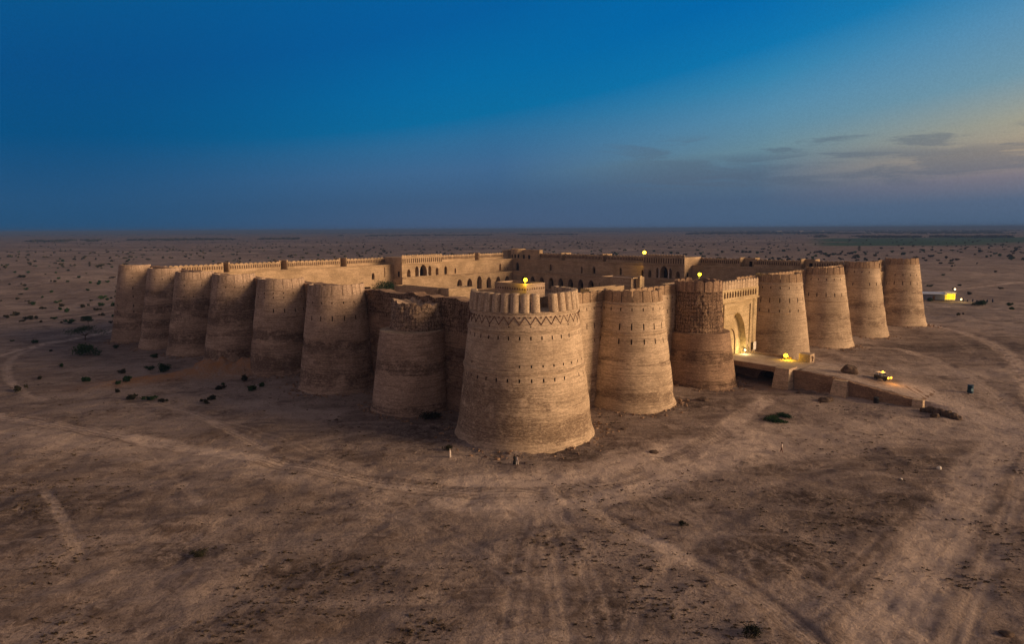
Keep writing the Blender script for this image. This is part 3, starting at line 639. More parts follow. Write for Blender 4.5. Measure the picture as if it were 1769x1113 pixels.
# ---- far inner sides of the square
def crenel(parent, axis, face, s0, s1, z0, z1, n, mat, sign=-1):
    p = (s1-s0)/n
    for i in range(n):
        a = s0+p*i+.05; e = s0+p*(i+1)-.05; k = MB(); h = z1+random.uniform(-.06, .06)
        pr = [(a, z0), (a, h-.45), ((a*3+e)/4, h-.12), ((a+e)/2, h), ((a+e*3)/4, h-.12), (e, h-.45), (e, z0)]
        g = lambda s, o, z: F3(s, face-sign*o, z) if axis == 'u' else F3(face-sign*o, s, z)
        f_ = [g(s, 0, z) for s, z in pr]; r_ = [g(s, .5, z) for s, z in pr]; k.poly(f_); k.poly(r_)
        for q in range(len(pr)): w_ = (q+1) % len(pr); k.poly([f_[q], r_[q], r_[w_], f_[w_]])
        # pierced loophole frame
        c_ = (a+e)/2; k.build('merlon', mat, parent)
def inner_side(axis, label, up_ops, ar_ops, gaps, ends, arc_from, mat, grp):
    t_ = thing('courtyard_wall', F3(110, 206, 5) if axis == 'u' else F3(206, 110, 5), label, 'wall', grp)
    arched_wall('upper_wall', t_, axis, 206, ends[0], 206 if axis == 'v' else 206.1, 5, 20.9, up_ops, mat, depth=1.4, thick=14, niche='window_niche')
    arched_wall('arcade', t_, axis, 198, arc_from, 197.9 if axis == 'v' else 198, 3, 13.9, ar_ops, mat, depth=3., thick=7.98, niche='arcade_arch')
    k = MB()
    if axis == 'u': k.fbox(arc_from-.1, 197.6, 197.65, 199, 13.95, 14.35)
    else: k.fbox(197.65, 199, arc_from-.1, 197.6, 13.95, 14.35)
    k.build('cornice', mat, t_)
    k = MB()
    if axis == 'u': k.fbox(ends[0], 205.6, 205.7, 206.6, 20.95, 21.3)
    else: k.fbox(205.7, 206.6, ends[0], 205.6, 20.95, 21.3)
    k.build('cornice', mat, t_)
    cur = ends[0]
    for (g0, g1) in gaps+[(206, 206)]:
        if g0-cur > 1:
            k = MB(); (k.fbox(cur, g0, 214, 215, 20.9, 23.2) if axis == 'u' else k.fbox(214, 215, cur, g0, 20.9, 23.2)); k.build('parapet', mat, t_)
            crenel(t_, axis, 213.9, cur+.05, g0-.05, 22.6, 24.75, max(2, int((g0-cur)/2.0)), mat)
            k = MB(); nb = max(2, int((g0-cur)/1.0))
            for i in range(nb):   # dark raised blocks below the merlons paint the shade of loop recesses
                s = cur+(g0-cur)*(i+.5)/nb
                (k.fbox(s-.2, s+.2, 213.8, 214.0, 22.3, 23.7) if axis == 'u' else k.fbox(213.8, 214.0, s-.2, s+.2, 22.3, 23.7))
            k.build('loophole_row', M_slit, t_)
        if g1 > g0:   # gap opening into a bastion chamber
            k = MB()
            for (a, e, o0, o1, z1) in ((g0-.4, g0+.3, 214.2, 219, 25.2), (g1-.3, g1+.4, 214.2, 219, 25.2), (g0, g1, 218.2, 219, 25.0)):
                (k.fbox(a, e, o0, o1, 20.9, z1) if axis == 'u' else k.fbox(o0, o1, a, e, 20.9, z1))
            q = k.build('bastion_chamber', M_plas, t_)
            k = MB(); c_ = (g0+g1)/2; (k.fbox(c_-.7, c_+.7, 218.1, 218.2, 20.9, 23.4) if axis == 'u' else k.fbox(218.1, 218.2, c_-.7, c_+.7, 20.9, 23.4)); k.build('doorway', M_dark, q)
        cur = g1
    return t_
W1 = M_plas
inner_side('u', 'sunlit inner wall on the far left side of the courtyard above a row of arches',
    [(105.9, 1.6, 14.2, 17.4, True), (112.9, .5, 15, 20, False), (153.3, 2., 14.4, 19., True), (160.2, 1.2, 14.6, 17.6, False, .6, M_timber), (195.3, 1.5, 14.4, 18.6, False, .5, M_timber), (199.4, .6, 14.6, 16.4, True), (201.8, .6, 14.6, 16.4, True)],
    [(156.4+7.35*i, 3.6, 5.5, 11.9 if i != 2 else 13.0, True) for i in range(6)], [(33.9, 36.8), (60.5, 64.2), (92, 95.9), (182.2, 185.9)], (3, 0), 118, M_plas, 'inner walls of the courtyard')
inner_side('v', 'shaded inner wall on the far right side of the courtyard above a row of arches',
    [(175.3, 1.6, 15.2, 18.9, True), (152.3, 1.2, 14.6, 18.3, True), (143.8, 2.0, 14.8, 18.6, True), (126.1, 1.4, 14.8, 18.6, True), (112.5, 1.3, 14.4, 18., True), (202.2, 2.8, 14.2, 19.2, True)],
    [(118.1+7.1*i, 3.7, 5.5, 11.9, True) for i in range(11)], [(29.5, 35.5), (56.8, 63.9), (141.7, 144.5), (171.2, 174.5)], (3, 0), 60, M_plas, 'inner walls of the courtyard')
# pavilions
def pavilion(axis, label, s0, s1, zt_, ops, side_dark, sgn):
    t_ = thing('pavilion', F3((s0+s1)/2, 199, 14) if axis == 'u' else F3(199, (s0+s1)/2, 14), label, 'pavilion')
    arched_wall('front_wall', t_, axis, 199, s0, s1, 3, 21.7, ops, M_plas, depth=3.5, thick=14.9, niche='arched_opening', lining=M_plas)
    n = int((s1-s0)/1.3)
    arched_wall('blind_arcade', t_, axis, 198.8, s0, s1, 21.7, zt_-1.3, [(s0+(s1-s0)*(i+.5)/n, .62, 22.1, zt_-1.7, True, .25, M_slit) for i in range(n)], M_plas, depth=.25, thick=15.1, niche='blind_niche', trim=False)
    crenel(t_, axis, 198.8, s0, s1, zt_-1.3, zt_, int((s1-s0)/1.5), M_plas)
    k = MB(); (k.fbox(s0-.2, s1+.2, 198.4, 199.2, 21.4, 21.7) if axis == 'u' else k.fbox(198.4, 199.2, s0-.2, s1+.2, 21.4, 21.7)); k.build('cornice', M_plas, t_)
    k = MB(); (k.fbox(s0-.2, s1+.2, 197.6, 198.98, 13.9, 14.7) if axis == 'u' else k.fbox(197.6, 198.98, s0-.2, s1+.2, 13.9, 14.7)); k.build('terrace', M_plas, t_)
    for s in (s0-.0, s1-.0)[0 if sgn < 0 else 0:1]:
        k = MB(); (k.fbox(s-.25, s-.0, 201, 202.2, 15, 17.8) if axis == 'u' else k.fbox(201, 202.2, s-.25, s, 15, 17.8))
        q = k.build('side_window', M_dark, t_)
    k = MB()
    for c_ in (ops[2][0]-ops[2][1]*.62, ops[2][0]+ops[2][1]*.62):
        (k.fbox(c_-.12, c_+.12, 198.85, 199.1, 14.8, 19.2) if axis == 'u' else k.fbox(198.85, 199.1, c_-.12, c_+.12, 14.8, 19.2))
    k.build('column', M_white, t_)
    return t_
pavilion('u', 'sunlit pavilion with a large middle arch and four small arches on the far left wall', 118.6, 145, 26.2, [(122.9, 2.2, 14.9, 18.9, True), (128.1, 2.2, 14.9, 20.2, True), (132.3, 4.6, 14.9, 21.0, True), (136.6, 2., 14.9, 20.2, True), (141.5, 1.9, 14.9, 18.9, True)], True, -1)
pavilion('v', 'dark pavilion with a large middle arch beside the tall lamp on the far right wall', 84, 107, 26.4, [(103.4, 1.8, 14.9, 18.6, True), (99., 1.7, 14.9, 19.8, True), (95.3, 4.4, 14.9, 20.9, True), (91.8, 1.7, 14.9, 19.8, True), (87.6, 2.1, 14.9, 18.6, True)], True, 1)
# back corner turret
tt_ = thing('corner_turret', F3(212, 211, 20.9), 'raised turret with small arches at the farthest corner of the courtyard', 'tower')
k = MB(); M = Matrix.Translation(F3(213.5, 208.6, 20.9)); k.lathe([(4.6, 0), (4.5, 6.2), (4.1, 6.2), (4.1, 5.4), (0.01, 5.4)], M, 28); k.build('turret_wall', M_plas, tt_)
k = MB(); k.fbox(213.2, 216, 190.5, 205, 20.9, 26.6); k.build('side_block', M_plas, tt_)
k = MB(); k.fbox(210, 225, 214.5, 219, 20.9, 26.2); k.build('rear_block', M_plas, tt_)
for s in (203.6, 199.): k = MB(); k.fbox(213.1, 213.2, s-.8, s+.8, 21, 23.4); k.build('arched_doorway', M_dark, tt_)
for a in (215, 245, 270): k = MB(); Mq = M @ Matrix.Rotation(math.radians(a), 4, 'Z'); k.box(4.4, 4.65, -.45, .45, .6, 2.8, Mq); k.build('window', M_dark, tt_)

# ---- courtyard floor and front terraces
k = MB(); k.fbox(7.5, 206, 7.2, 206, 3.0, 5.0); tag(k.build('ground', simple('courtyard_earth', (.27, .19, .13), .95, .2, .3)), kind='structure')
def terr(label, a): k = MB(); k.fbox(*a); tag(k.build('terrace_roof', M_brick), label, 'roof', 'roof terraces behind the front walls')
terr('flat earth roof terrace behind the left front wall', (7.8, 17, 17.2, 196, 5.05, 19.4))
terr('flat earth roof terrace behind the right front wall', (7.8, 196, 7.4, 17.0, 5.05, 20.5))

# ---- buildings standing inside
def boxhouse(label, u0, u1, v0, v1, z0, z1, rim=.5, mat=None, cat='building', band_=False, rot=0.):
    t_ = thing('flat_roofed_building', F3((u0+u1)/2, (v0+v1)/2, z0), label, cat); mat = mat or M_plas
    k = MB(); k.fbox(u0, u1, v0, v1, z0, z1-rim); k.build('walls', mat, t_)
    k = MB(); w_ = .45
    k.fbox(u0, u1, v0, v0+w_, z1-rim, z1); k.fbox(u0, u1, v1-w_, v1, z1-rim, z1); k.fbox(u0, u0+w_, v0+w_, v1-w_, z1-rim, z1-.003); k.fbox(u1-w_, u1, v0+w_, v1-w_, z1-rim, z1-.003)
    k.build('parapet', mat, t_)
    if band_:
        for (n_, fn) in ((int((v1-v0)/.9), lambda a, e: (u0-.05, u0+.02, a, e)), (int((u1-u0)/.9), lambda a, e: (a, e, v0-.05, v0+.02))):
            L = (v1-v0) if n_ == int((v1-v0)/.9) and fn(0, 0)[0] == u0-.05 else (u1-u0); st_ = v0 if fn(0, 0)[0] == u0-.05 else u0
            for i in range(n_):
                a = st_+L*(i+.3)/n_; kk = MB(); kk.fbox(*fn(a, a+.4), z1-1.75, z1-1.2); kk.build('vent_hole', M_slit, t_)
    return t_
boxhouse('flat roofed brick pavilion behind the corner tower carrying a bright yellow lamp', 46, 53.6, 42, 54.5, 5, 24.05, .9, M_brick, band_=True)
boxhouse('long low mud building left of the courtyard bush', 52, 56, 88, 112, 5, 19.6, .4)
boxhouse('small pale block house at the end of the long low mud building', 53, 64, 83.5, 87.9, 5, 20.0, .2)
boxhouse('roof block with a white topped chimney behind the slit banded tower', 84, 91, 34, 46, 5, 24.0, .3, M_brick)
k = MB(); k.fbox(86.0, 87.2, 32.2, 33.4, 5, 24.6); k.fbox(83.2, 86, 32.8, 33.2, 23.9, 24.2); tag(k.build('chimney', M_plas), 'pale square chimney beside the roof block inside the fort', 'chimney')
boxhouse('narrow roof wall house behind the first right hand curtain wall', 56, 72, 28, 31, 5, 22.8, .3)
boxhouse('low earth house in the courtyard behind the gate', 100, 112, 22, 34, 5, 21.3, .3, M_brick)

# ------------------------------------------------------------------ causeway to the gate
cw = thing('causeway', F3(82, -25, 0), 'raised earth causeway with brick retaining walls leading down from the gate', 'causeway')
def cz_(v):
    for (a, za), (b_, zb_) in zip(CAUSE, CAUSE[1:]):
        if v <= a and v >= b_: return za+(zb_-za)*(v-a)/(b_-a)
    return CAUSE[0][1] if v > -1.5 else .1
def uL(v): return 75.2+(.0 if v > -20 else .05*( -20-v)*.4)
def uR(v): return 88.2-(.0 if v > -6 else 0)+max(0, (-20-v))*.30
vs = list(np.arange(-1.6, -62, -.7))
M_road = None
def strip_box(v0, v1, ul, ur, zbot, ztop, mat, name, par, n=None):
    k = MB(); q = [v for v in vs if v1 < v < v0]; q = [v0]+q+[v1]
    for a, e in zip(q, q[1:]):
        k.hexa([F3(ul(e), e, zbot(e)), F3(ur(e), e, zbot(e)), F3(ur(a), a, zbot(a)), F3(ul(a), a, zbot(a))], [F3(ul(e), e, ztop(e)), F3(ur(e), e, ztop(e)), F3(ur(a), a, ztop(a)), F3(ul(a), a, ztop(a))])
    return k.build(name, mat, par)
deckL = lambda v: uL(v); deckR = lambda v: uR(v)
strip_box(-1.9, -17, deckL, deckR, lambda v: cz_(v)-1.3, lambda v: cz_(v)-.04, M_brickO, 'bridge_deck', cw)
strip_box(-19.5, -48, lambda v: uL(v)+.6, deckR, lambda v: -2., lambda v: cz_(v)-.14, M_brickO, 'embankment', cw)
arched_wall('bridge_abutment', cw, 'v', 81.5, -17, -2.6, -2.5, 3.3, [(-11., 6., -1.4, 2.6, True, 4.)], M_brickO, depth=4., thick=4.2, niche='undercroft_arch')
k = MB(); b_ = [F3(72.2, -20.4, -2), F3(78.5, -20.4, -2), F3(78.5, -16, -2), F3(72.2, -16, -2)]; t2 = [F3(73.2, -20, 4.9), F3(78, -20, 4.9), F3(78, -16.6, 4.9), F3(73.2, -16.6, 4.9)]; k.hexa(b_, t2); k.build('pier', M_brickR, cw)
k = MB(); b_ = [F3(72.6, -33.5, -2), F3(77.5, -33.5, -2), F3(77.5, -29.4, -2), F3(73.0, -29.4, -2)]; t2 = [F3(74.9, -32.9, 3.45), F3(77.4, -32.9, 3.4), F3(77.4, -29.8, 3.6), F3(74.8, -29.8, 3.65)]; k.hexa(b_, t2); k.build('pier', M_brickR, cw)
k = MB(); k.fbox(74.4, 75.9, -48.6, -46.6, -1, 1.9, .15); k.build('end_block', M_brickR, cw)
strip_box(-33, -46.5, lambda v: uL(v)-.25, lambda v: uL(v)+.35, lambda v: -2, lambda v: cz_(v)+.12+.45*float(fbm(v*1.3, 1., 2.))+.25*float(fbm(v*.23, 3., 2.)), M_brickO, 'retaining_wall', cw)
strip_box(-20.4, -29.4, lambda v: uL(v)+.35, lambda v: uL(v)+.8, lambda v: -2, lambda v: cz_(v)+.1+.4*float(fbm(v*1.2, 5., 2.)), M_brickO, 'retaining_wall', cw)
strip_box(-3, -14.5, lambda v: uR(v)-.5, lambda v: uR(v)+.1, lambda v: -.5, lambda v: cz_(v)+.55+.7*float(fbm(v*.9, 8., 2.)), M_brickO, 'kerb_wall', cw)
bp = thing('gate_plinth', F3(88.5, -18, 4.0), 'squat stone plinth with a pale arch motif beside the causeway', 'plinth')
arched_wall('plinth_body', bp, 'u', -19.6, 86.9, 89.7, -1, 6.6, [(88.3, 1.5, 4.6, 6.1, False, .3, M_plas)], M_brickR, depth=.3, thick=2.9, niche='arch_motif', trim=True)
# sandy road surface on top, running down to the plain
M_sand, ks, bs_ = newmat('road_sand')
tcs = ks.node('ShaderNodeTexCoord').outputs['Object']; ns_ = ks.noise(tcs, .35, 6, .6); nf = ks.noise(tcs, 3., 5, .7)
ks.put(bs_.inputs['Base Color'], ks.mix(ks.rng(ks.math('ADD', ks.math('MULTIPLY', ns_, .7), ks.math('MULTIPLY', nf, .3)), .35, .65), (.34, .27, .225), (.50, .41, .35)))
ks.put(bs_.inputs['Normal'], ks.bump(nf, .3, .06))
k = []; q = list(np.arange(-1.7, -21, -1.0)); Vr = []; Fr = []
for i, v in enumerate(q):
    a0, a1 = uL(v)+.38-max(0, (-48-v))*.5, uR(v)-.3+max(0, (-40-v))*.25
    for j in range(9): f = j/8; Vr.append(F3(a0+(a1-a0)*f, v, cz_(v)+.02+.12*float(fbm(a0+12*f, v, 2.))-(.5*ss(-v, 54, 62)*abs(2*f-1)**3)))
for i in range(len(q)-1):
    for j in range(8): a = i*9+j; Fr.append([a, a+9, a+10, a+1])
tag(mesh_obj('road', Vr, Fr, M_sand, smooth=True), kind='structure')

# ------------------------------------------------------------------ ground sheet
TR = [([(-60, 712), (0, 722), (150, 742), (300, 770), (450, 792), (600, 826), (750, 848), (880, 853), (980, 846)], 4.6, 1.),
      ([(980, 846), (1060, 835), (1150, 800), (1230, 760), (1290, 715), (1330, 690)], 4., .8),
      ([(820, 850), (980, 850), (1080, 825), (1180, 790), (1300, 760)], 17, .95), ([(-40, 735), (150, 760), (420, 800), (700, 845), (900, 860)], 12, .35), ([(1250, 780), (1450, 740), (1650, 740)], 16, .5), ([(1600, 640), (1769, 640)], 16, .4), ([(560, 720), (430, 700)], 9, .4),
      ([(1450, 600), (1560, 600), (1660, 640), (1760, 720)], 5, .6), ([(640, 745), (480, 770), (380, 780)], 3, .4),
      ([(1395, 655), (1470, 662), (1560, 680), (1640, 700)], 2.9, .5), ([(1385, 648), (1470, 660), (1560, 677), (1640, 695)], 11, .55),
      ([(-40, 625), (0, 612), (60, 598), (140, 583), (200, 570)], 5, 1.),
      ([(60, 598), (15, 620), (8, 650), (40, 680), (75, 692)], 2.2, .6),
      ([(262, 695), (330, 712), (400, 745), (460, 775)], 2.0, .7),
      ([(1590, 672), (1640, 700), (1700, 722), (1790, 750), (1920, 800)], 9, .9),
      ([(1760, 735), (1700, 800), (1630, 920), (1560, 1040), (1500, 1150)], 7, .7),
      ([(1790, 760), (1750, 880), (1700, 1000), (1650, 1140)], 2.4, .5),
      ([(980, 850), (1050, 900), (1150, 945), (1250, 995), (1340, 1050), (1430, 1130)], 3., .8),
      ([(1600, 560), (1680, 578), (1740, 605), (1775, 650), (1800, 700)], 5, .8),
      ([(1700, 735), (1500, 775), (1350, 792), (1200, 820), (1060, 850)], 2.6, .5),
      ([(1600, 530), (1700, 532), (1800, 542)], 3, .9),
      ([(1600, 507), (1680, 497), (1800, 484)], 4, .9),
      ([(255, 770), (300, 815), (345, 870)], 1.5, .35), ([(80, 850), (110, 900), (140, 960)], 1.5, .5),
      ([(930, 850), (950, 950), (975, 1113)], 2.2, .3), ([(1240, 905), (1120, 1000), (1080, 1113)], 2., .25),
      ([(1500, 780), (1300, 850), (1180, 880)], 2., .25), ([(0, 560), (110, 548), (205, 537)], 4, .6), ([(0, 436), (200, 435), (440, 437)], 16, .7)]
for pl in ([(950, 870), (1010, 960), (1050, 1113)], [(930, 870), (900, 960), (880, 1113)], [(1150, 880), (1330, 960), (1560, 1113)],
           [(1769, 800), (1600, 940), (1440, 1113)], [(1680, 780), (1560, 900), (1400, 1060)], [(1769, 840), (1660, 1000), (1600, 1113)], [(700, 840), (820, 880), (960, 870), (1100, 845)], [(500, 800), (640, 870), (800, 930), (900, 1010)], [(1230, 770), (1400, 800), (1600, 790), (1769, 770)],
           [(300, 720), (420, 735), (560, 790), (700, 830)], [(1290, 720), (1330, 690), (1420, 700), (1600, 735)], [(1100, 850), (1220, 900), (1300, 1000), (1330, 1113)], [(0, 760), (200, 790), (420, 830)], [(1620, 560), (1700, 620), (1700, 700)], [(1500, 590), (1600, 640), (1690, 720)]):
    TR.append((pl, 1.7, .30))
def grid():
    rs = [16.]; 
    while rs[-1] < 48000: rs.append(rs[-1]+max(.34, rs[-1]*.0052))
    rs = np.array(rs)
    fine = np.arange(-44, 44.01, .18); coarse = np.concatenate([np.arange(46, 314, 3.)])
    an = np.radians(np.concatenate([fine, coarse]))
    return rs, an
rs, an = grid(); A_, R_ = np.meshgrid(an, rs, indexing='ij'); X = (np.sin(A_)*R_).ravel(); Y = (np.cos(A_)*R_).ravel()
Z = terrain(X, Y)
mask = np.zeros(len(X)); tid = np.full(len(X), -1); rut = np.zeros(len(X)); best = np.full(len(X), 9.)
wob = fbm(X/9., Y/9., 3.3)*2.6+fbm(X/2.4, Y/2.4, 6.)*1.8+fbm(X/.9, Y/.9, 2.)*.8
for ti, (pl, wd, inten) in enumerate(TR):
    P_ = np.array([gpt(*p)[:2] for p in pl])
    # smooth the polyline
    for _ in range(2):
        Q = [P_[0]]
        for a, e in zip(P_, P_[1:]): Q += [a*.75+e*.25, a*.25+e*.75]
        P_ = np.array(Q+[P_[-1]])
    lo, hi = P_.min(0)-wd*3, P_.max(0)+wd*3
    near = np.nonzero((X > lo[0]) & (X < hi[0]) & (Y > lo[1]) & (Y < hi[1]))[0]
    if not len(near): continue
    xx, yy = X[near], Y[near]; dm = np.full(len(near), 1e9)
    for a, e in zip(P_, P_[1:]):
        ab = e-a; L2 = ab@ab; tq = np.clip(((xx-a[0])*ab[0]+(yy-a[1])*ab[1])/L2, 0, 1)
        dm = np.minimum(dm, np.hypot(xx-a[0]-ab[0]*tq, yy-a[1]-ab[1]*tq))
    dd = (dm+wob[near]*wd*.12)/(wd*.5)
    m = (1-ss(dd, .6, 1.25))*min(1., inten*1.15)
    if wd == 1.7: m = (np.exp(-((dm+wob[near]*.08-.78)/.30)**2))*inten*ss(fbm(xx/14, yy/14, ti*1.7)+.12, -.12, .1)
    r_ = np.zeros(len(near))
    for off in ((1.55,) if wd == 1.7 else (.45,) if wd < 3 else (.25, .62, .9)): r_ = np.maximum(r_, np.exp(-((dm-off*wd*.5)/.28)**2))
    r_ = r_*inten*(.35 if wd > 6 else 1.)*ss(fbm(xx/9, yy/9, ti*2.+1)+.1, -.1, .1)
    upd = m > mask[near]; mask[near] = np.maximum(mask[near], m); rut[near] = np.maximum(rut[near], r_)
    if wd == 1.7: continue
    sel = near[(dd < 1.0) & (dd < best[near])]; tid[sel] = ti; best[near] = np.minimum(best[near], dd)
Z = Z-mask*.12-rut*.10
inside = (np.array(toUV(X, Y)).min(0) > 5.5) & (toUV(X, Y)[0] < 224) & (toUV(X, Y)[1] < 216)
# darker scrub ground, orange bank, green field as soil maps
def blob(px, py, rx, ry):
    p = gpt(px, py); q = (fbm(X/7., Y/7., px*.01)*1.1); return np.exp(-np.maximum(0, ((X-p[0])/rx)**2+((Y-p[1])/ry)**2+q*1.2))
darkm = np.zeros(len(X))
for a in ((1450, 905, 9, 5), (1330, 960, 7, 4), (1650, 800, 14, 4), (1280, 800, 8, 5), (1420, 860, 12, 3), (1130, 870, 6, 3), (330, 960, 7, 3), (60, 880, 9, 6), (560, 985, 8, 2.5), (1060, 1060, 5, 4), (1560, 600, 20, 8), (1700, 600, 18, 8), (720, 745, 10, 8), (1000, 790, 12, 5), (1560, 870, 10, 3), (1180, 700, 9, 6)): darkm = np.maximum(darkm, blob(*a))
darkm = np.maximum(darkm, .75*ss(Y, 500, 1600)*(1-ss(fbm(X/260., Y/90., 4.), .02, .16)))
dx, dy = X-MOUND[0], Y-MOUND[1]; la = dx*-.94+dy*-.34; lb = dx*.34+dy*-.94
orange = np.exp(-(lb/6.)**2)*np.exp(-((la-8)/26.)**4)
ux, vx = X, Y
field = ss(Y, 1450, 1600)*(1-ss(Y, 2500, 2700))*ss(X/np.maximum(Y, 1), .42, .47)*(1-ss(X/np.maximum(Y, 1), .86, .95))
field = field*ss(fbm(X/300, Y/120, 2.)+.35, .0, .2)
V = np.stack([X, Y, Z], 1); na, nr = len(an), len(rs); ii, jj = np.meshgrid(np.arange(na), np.arange(nr-1), indexing='ij'); ii2 = (ii+1) % na
FQ = np.stack([ii*nr+jj, ii2*nr+jj, ii2*nr+jj+1, ii*nr+jj+1], -1).reshape(-1, 4)
FQ = FQ[:, ::-1]
keep = ~inside[FQ].all(1); FQ = FQ[keep]
M_gr, kg, bg_ = newmat('desert_ground')
pos = kg.node('ShaderNodeTexCoord').outputs['Object']
n_big = kg.noise(pos, .016, 5, .6); n_mid = kg.noise(pos, .10, 6, .62, .5); n_det = kg.noise(pos, .55, 7, .68, .6); n_fin = kg.noise(pos, 2.6, 6, .72)
n_str = kg.noise(kg.mapping(pos, (.05, .30, 1), rot=(0, 0, .25)), 1., 6, .62, .8)
base = kg.mix(kg.rng(n_big, .40, .60), (.235, .185, .160), (.40, .325, .285))
base = kg.mix(kg.math('MULTIPLY', kg.rng(n_mid, .47, .64), .70), base, (.19, .145, .125))
base = kg.mix(kg.math('MULTIPLY', kg.rng(n_str, .44, .62), .6), base, (.46, .375, .33))
base = kg.mix(kg.math('MULTIPLY', kg.math('MULTIPLY', kg.rng(n_det, .48, .62), kg.rng(n_mid, .42, .6)), .75), base, (.125, .090, .073))
base = kg.mix(kg.math('MULTIPLY', kg.rng(n_fin, .47, .66), .62), base, (.10, .073, .058))
n_mic = kg.noise(pos, 8.5, 4, .75)
base = kg.mix(kg.math('MULTIPLY', kg.rng(n_mic, .52, .68), .5), base, (.09, .066, .052))
base = kg.mix(kg.math('MULTIPLY', kg.rng(n_mic, .44, .32), .25), base, (.52, .43, .37))
vo = kg.node('ShaderNodeTexVoronoi'); kg.put(vo.inputs['Vector'], pos); vo.inputs['Scale'].default_value = .85; vo.inputs['Randomness'].default_value = 1.
sp = kg.math('MULTIPLY', kg.rng(vo.outputs['Distance'], .17, .08), kg.rng(n_mid, .40, .60))
base = kg.mix(kg.math('MULTIPLY', sp, .75), base, (.045, .036, .027))
dk = kg.attr('dark'); dmix = kg.math('MULTIPLY', dk, kg.rng(kg.math('ADD', kg.math('MULTIPLY', n_det, .6), kg.math('MULTIPLY', n_fin, .4)), .40, .56))
base = kg.mix(kg.math('MULTIPLY', dmix, .8), base, (.062, .045, .038))
orr = kg.attr('orange'); base = kg.mix(kg.math('MULTIPLY', orr, kg.rng(n_det, .3, .6)), base, (.40, .215, .105))
tr = kg.attr('track'); rt_ = kg.attr('rut')
base = kg.mix(kg.math('MULTIPLY', kg.math('MULTIPLY', tr, kg.rng(kg.math('ADD', n_det, kg.math('MULTIPLY', kg.math('SUBTRACT', n_fin, .5), .5)), .80, .46)), .85), base, (.66, .54, .465))
base = kg.mix(kg.math('MULTIPLY', rt_, kg.math('MULTIPLY', kg.rng(n_fin, .25, .5), .8)), base, (.13, .095, .078))
fl = kg.attr('field'); base = kg.mix(fl, base, kg.mix(kg.rng(n_str, .4, .6), (.025, .075, .035), (.05, .10, .05)))
kg.put(bg_.inputs['Base Color'], base)
hh = kg.math('ADD', kg.math('MULTIPLY', n_det, .8), kg.math('MULTIPLY', n_fin, .35))
kg.put(bg_.inputs['Normal'], kg.bump(hh, 1., .6))
def sub(name, F_):
    ids, inv = np.unique(F_, return_inverse=True); inv = inv.reshape(F_.shape)
    me = bpy.data.meshes.new(name); me.vertices.add(len(ids)); me.vertices.foreach_set('co', V[ids].astype(np.float32).ravel())
    me.loops.add(inv.size); me.loops.foreach_set('vertex_index', inv.astype(np.int32).ravel()); me.polygons.add(len(inv))
    me.polygons.foreach_set('loop_start', np.arange(0, inv.size, 4, dtype=np.int32)); me.polygons.foreach_set('loop_total', np.full(len(inv), 4, np.int32))
    me.polygons.foreach_set('use_smooth', np.ones(len(inv), bool)); me.update(calc_edges=True); me.validate()
    for k_, a in (('track', mask), ('rut', rut), ('dark', darkm), ('orange', orange), ('field', field)):
        at = me.attributes.new(k_, 'FLOAT', 'POINT'); at.data.foreach_set('value', a[ids].astype(np.float32))
    me.materials.append(M_gr); o = bpy.data.objects.new(name, me); COL.objects.link(o); return tag(o, kind='structure')
ft = tid[FQ]; isT = (ft >= 0).all(1); isF = (field[FQ] > .5).all(1)&~isT
for ti in range(len(TR)):
    s_ = isT & (ft[:, 0] == ti)
    if s_.sum() <= 20: isT &= ~s_
sub('ground', FQ[~isT & ~isF])
for ti in range(len(TR)):
    s_ = isT & (ft[:, 0] == ti)
    if s_.any(): sub('dirt_track', FQ[s_])
if isF.any(): sub('crop_field', FQ[isF])
# ------------------------------------------------------------------ vegetation
def leafmat(name, c1, c2):
    m, k_, b = newmat(name); oi = k_.node('ShaderNodeObjectInfo').outputs['Random']; tc = k_.node('ShaderNodeTexCoord').outputs['Object']
    n = k_.noise(tc, 2.2, 3, .6); f = k_.math('ADD', k_.math('MULTIPLY', n, .7), k_.math('MULTIPLY', oi, .3))
    k_.put(b.inputs['Base Color'], k_.mix(k_.rng(f, .3, .7), c1, c2)); b.inputs['Roughness'].default_value = .8; return m
M_leaf = leafmat('green_leaf', (.014, .040, .018), (.035, .075, .028)); M_dry = leafmat('dry_leaf', (.018, .022, .014), (.045, .044, .026)); M_bark = simple('bark', (.09, .06, .04), .9, .3)
def leaves(n, rx, ry, rz, z0, size, flat=False, seed=0, lob=5):
    g = np.random.default_rng(seed); V_, F_ = [], []
    cen = np.stack([g.normal(0, .42, lob)*rx, g.normal(0, .42, lob)*ry, g.uniform(.25, .8, lob)*rz], 1); rad = g.uniform(.35, .62, lob)
    for i in range(n):
        c_ = cen[g.integers(lob)] ; d = g.normal(size=3); d /= np.linalg.norm(d); q = g.random()**.45; r = rad[g.integers(lob)]*q
        p = c_+d*np.array([rx, ry, rz*(.55 if flat else .8)])*r; p[2] = max(.03*rz, p[2])+z0
        a = g.normal(size=3); a /= np.linalg.norm(a); b = np.cross(a, g.normal(size=3)); b /= np.linalg.norm(b); s = size*g.uniform(.6, 1.4)
        k0 = len(V_); V_ += [p-a*s, p-b*s*.6, p+a*s, p+b*s*.6]; F_.append([k0, k0+1, k0+2, k0+3])
    return V_, F_
def mkmesh(name, V_, F_, mat):
    me = bpy.data.meshes.new(name); me.from_pydata([tuple(map(float, p)) for p in V_], [], F_); me.materials.append(mat); me.update(); return me
SH = []
for s in range(5):
    SH.append(mkmesh('shrub', *leaves(380, 1.2, 1.0, 1.15, 0, .2, seed=s, lob=6), M_dry if s % 2 else M_leaf))
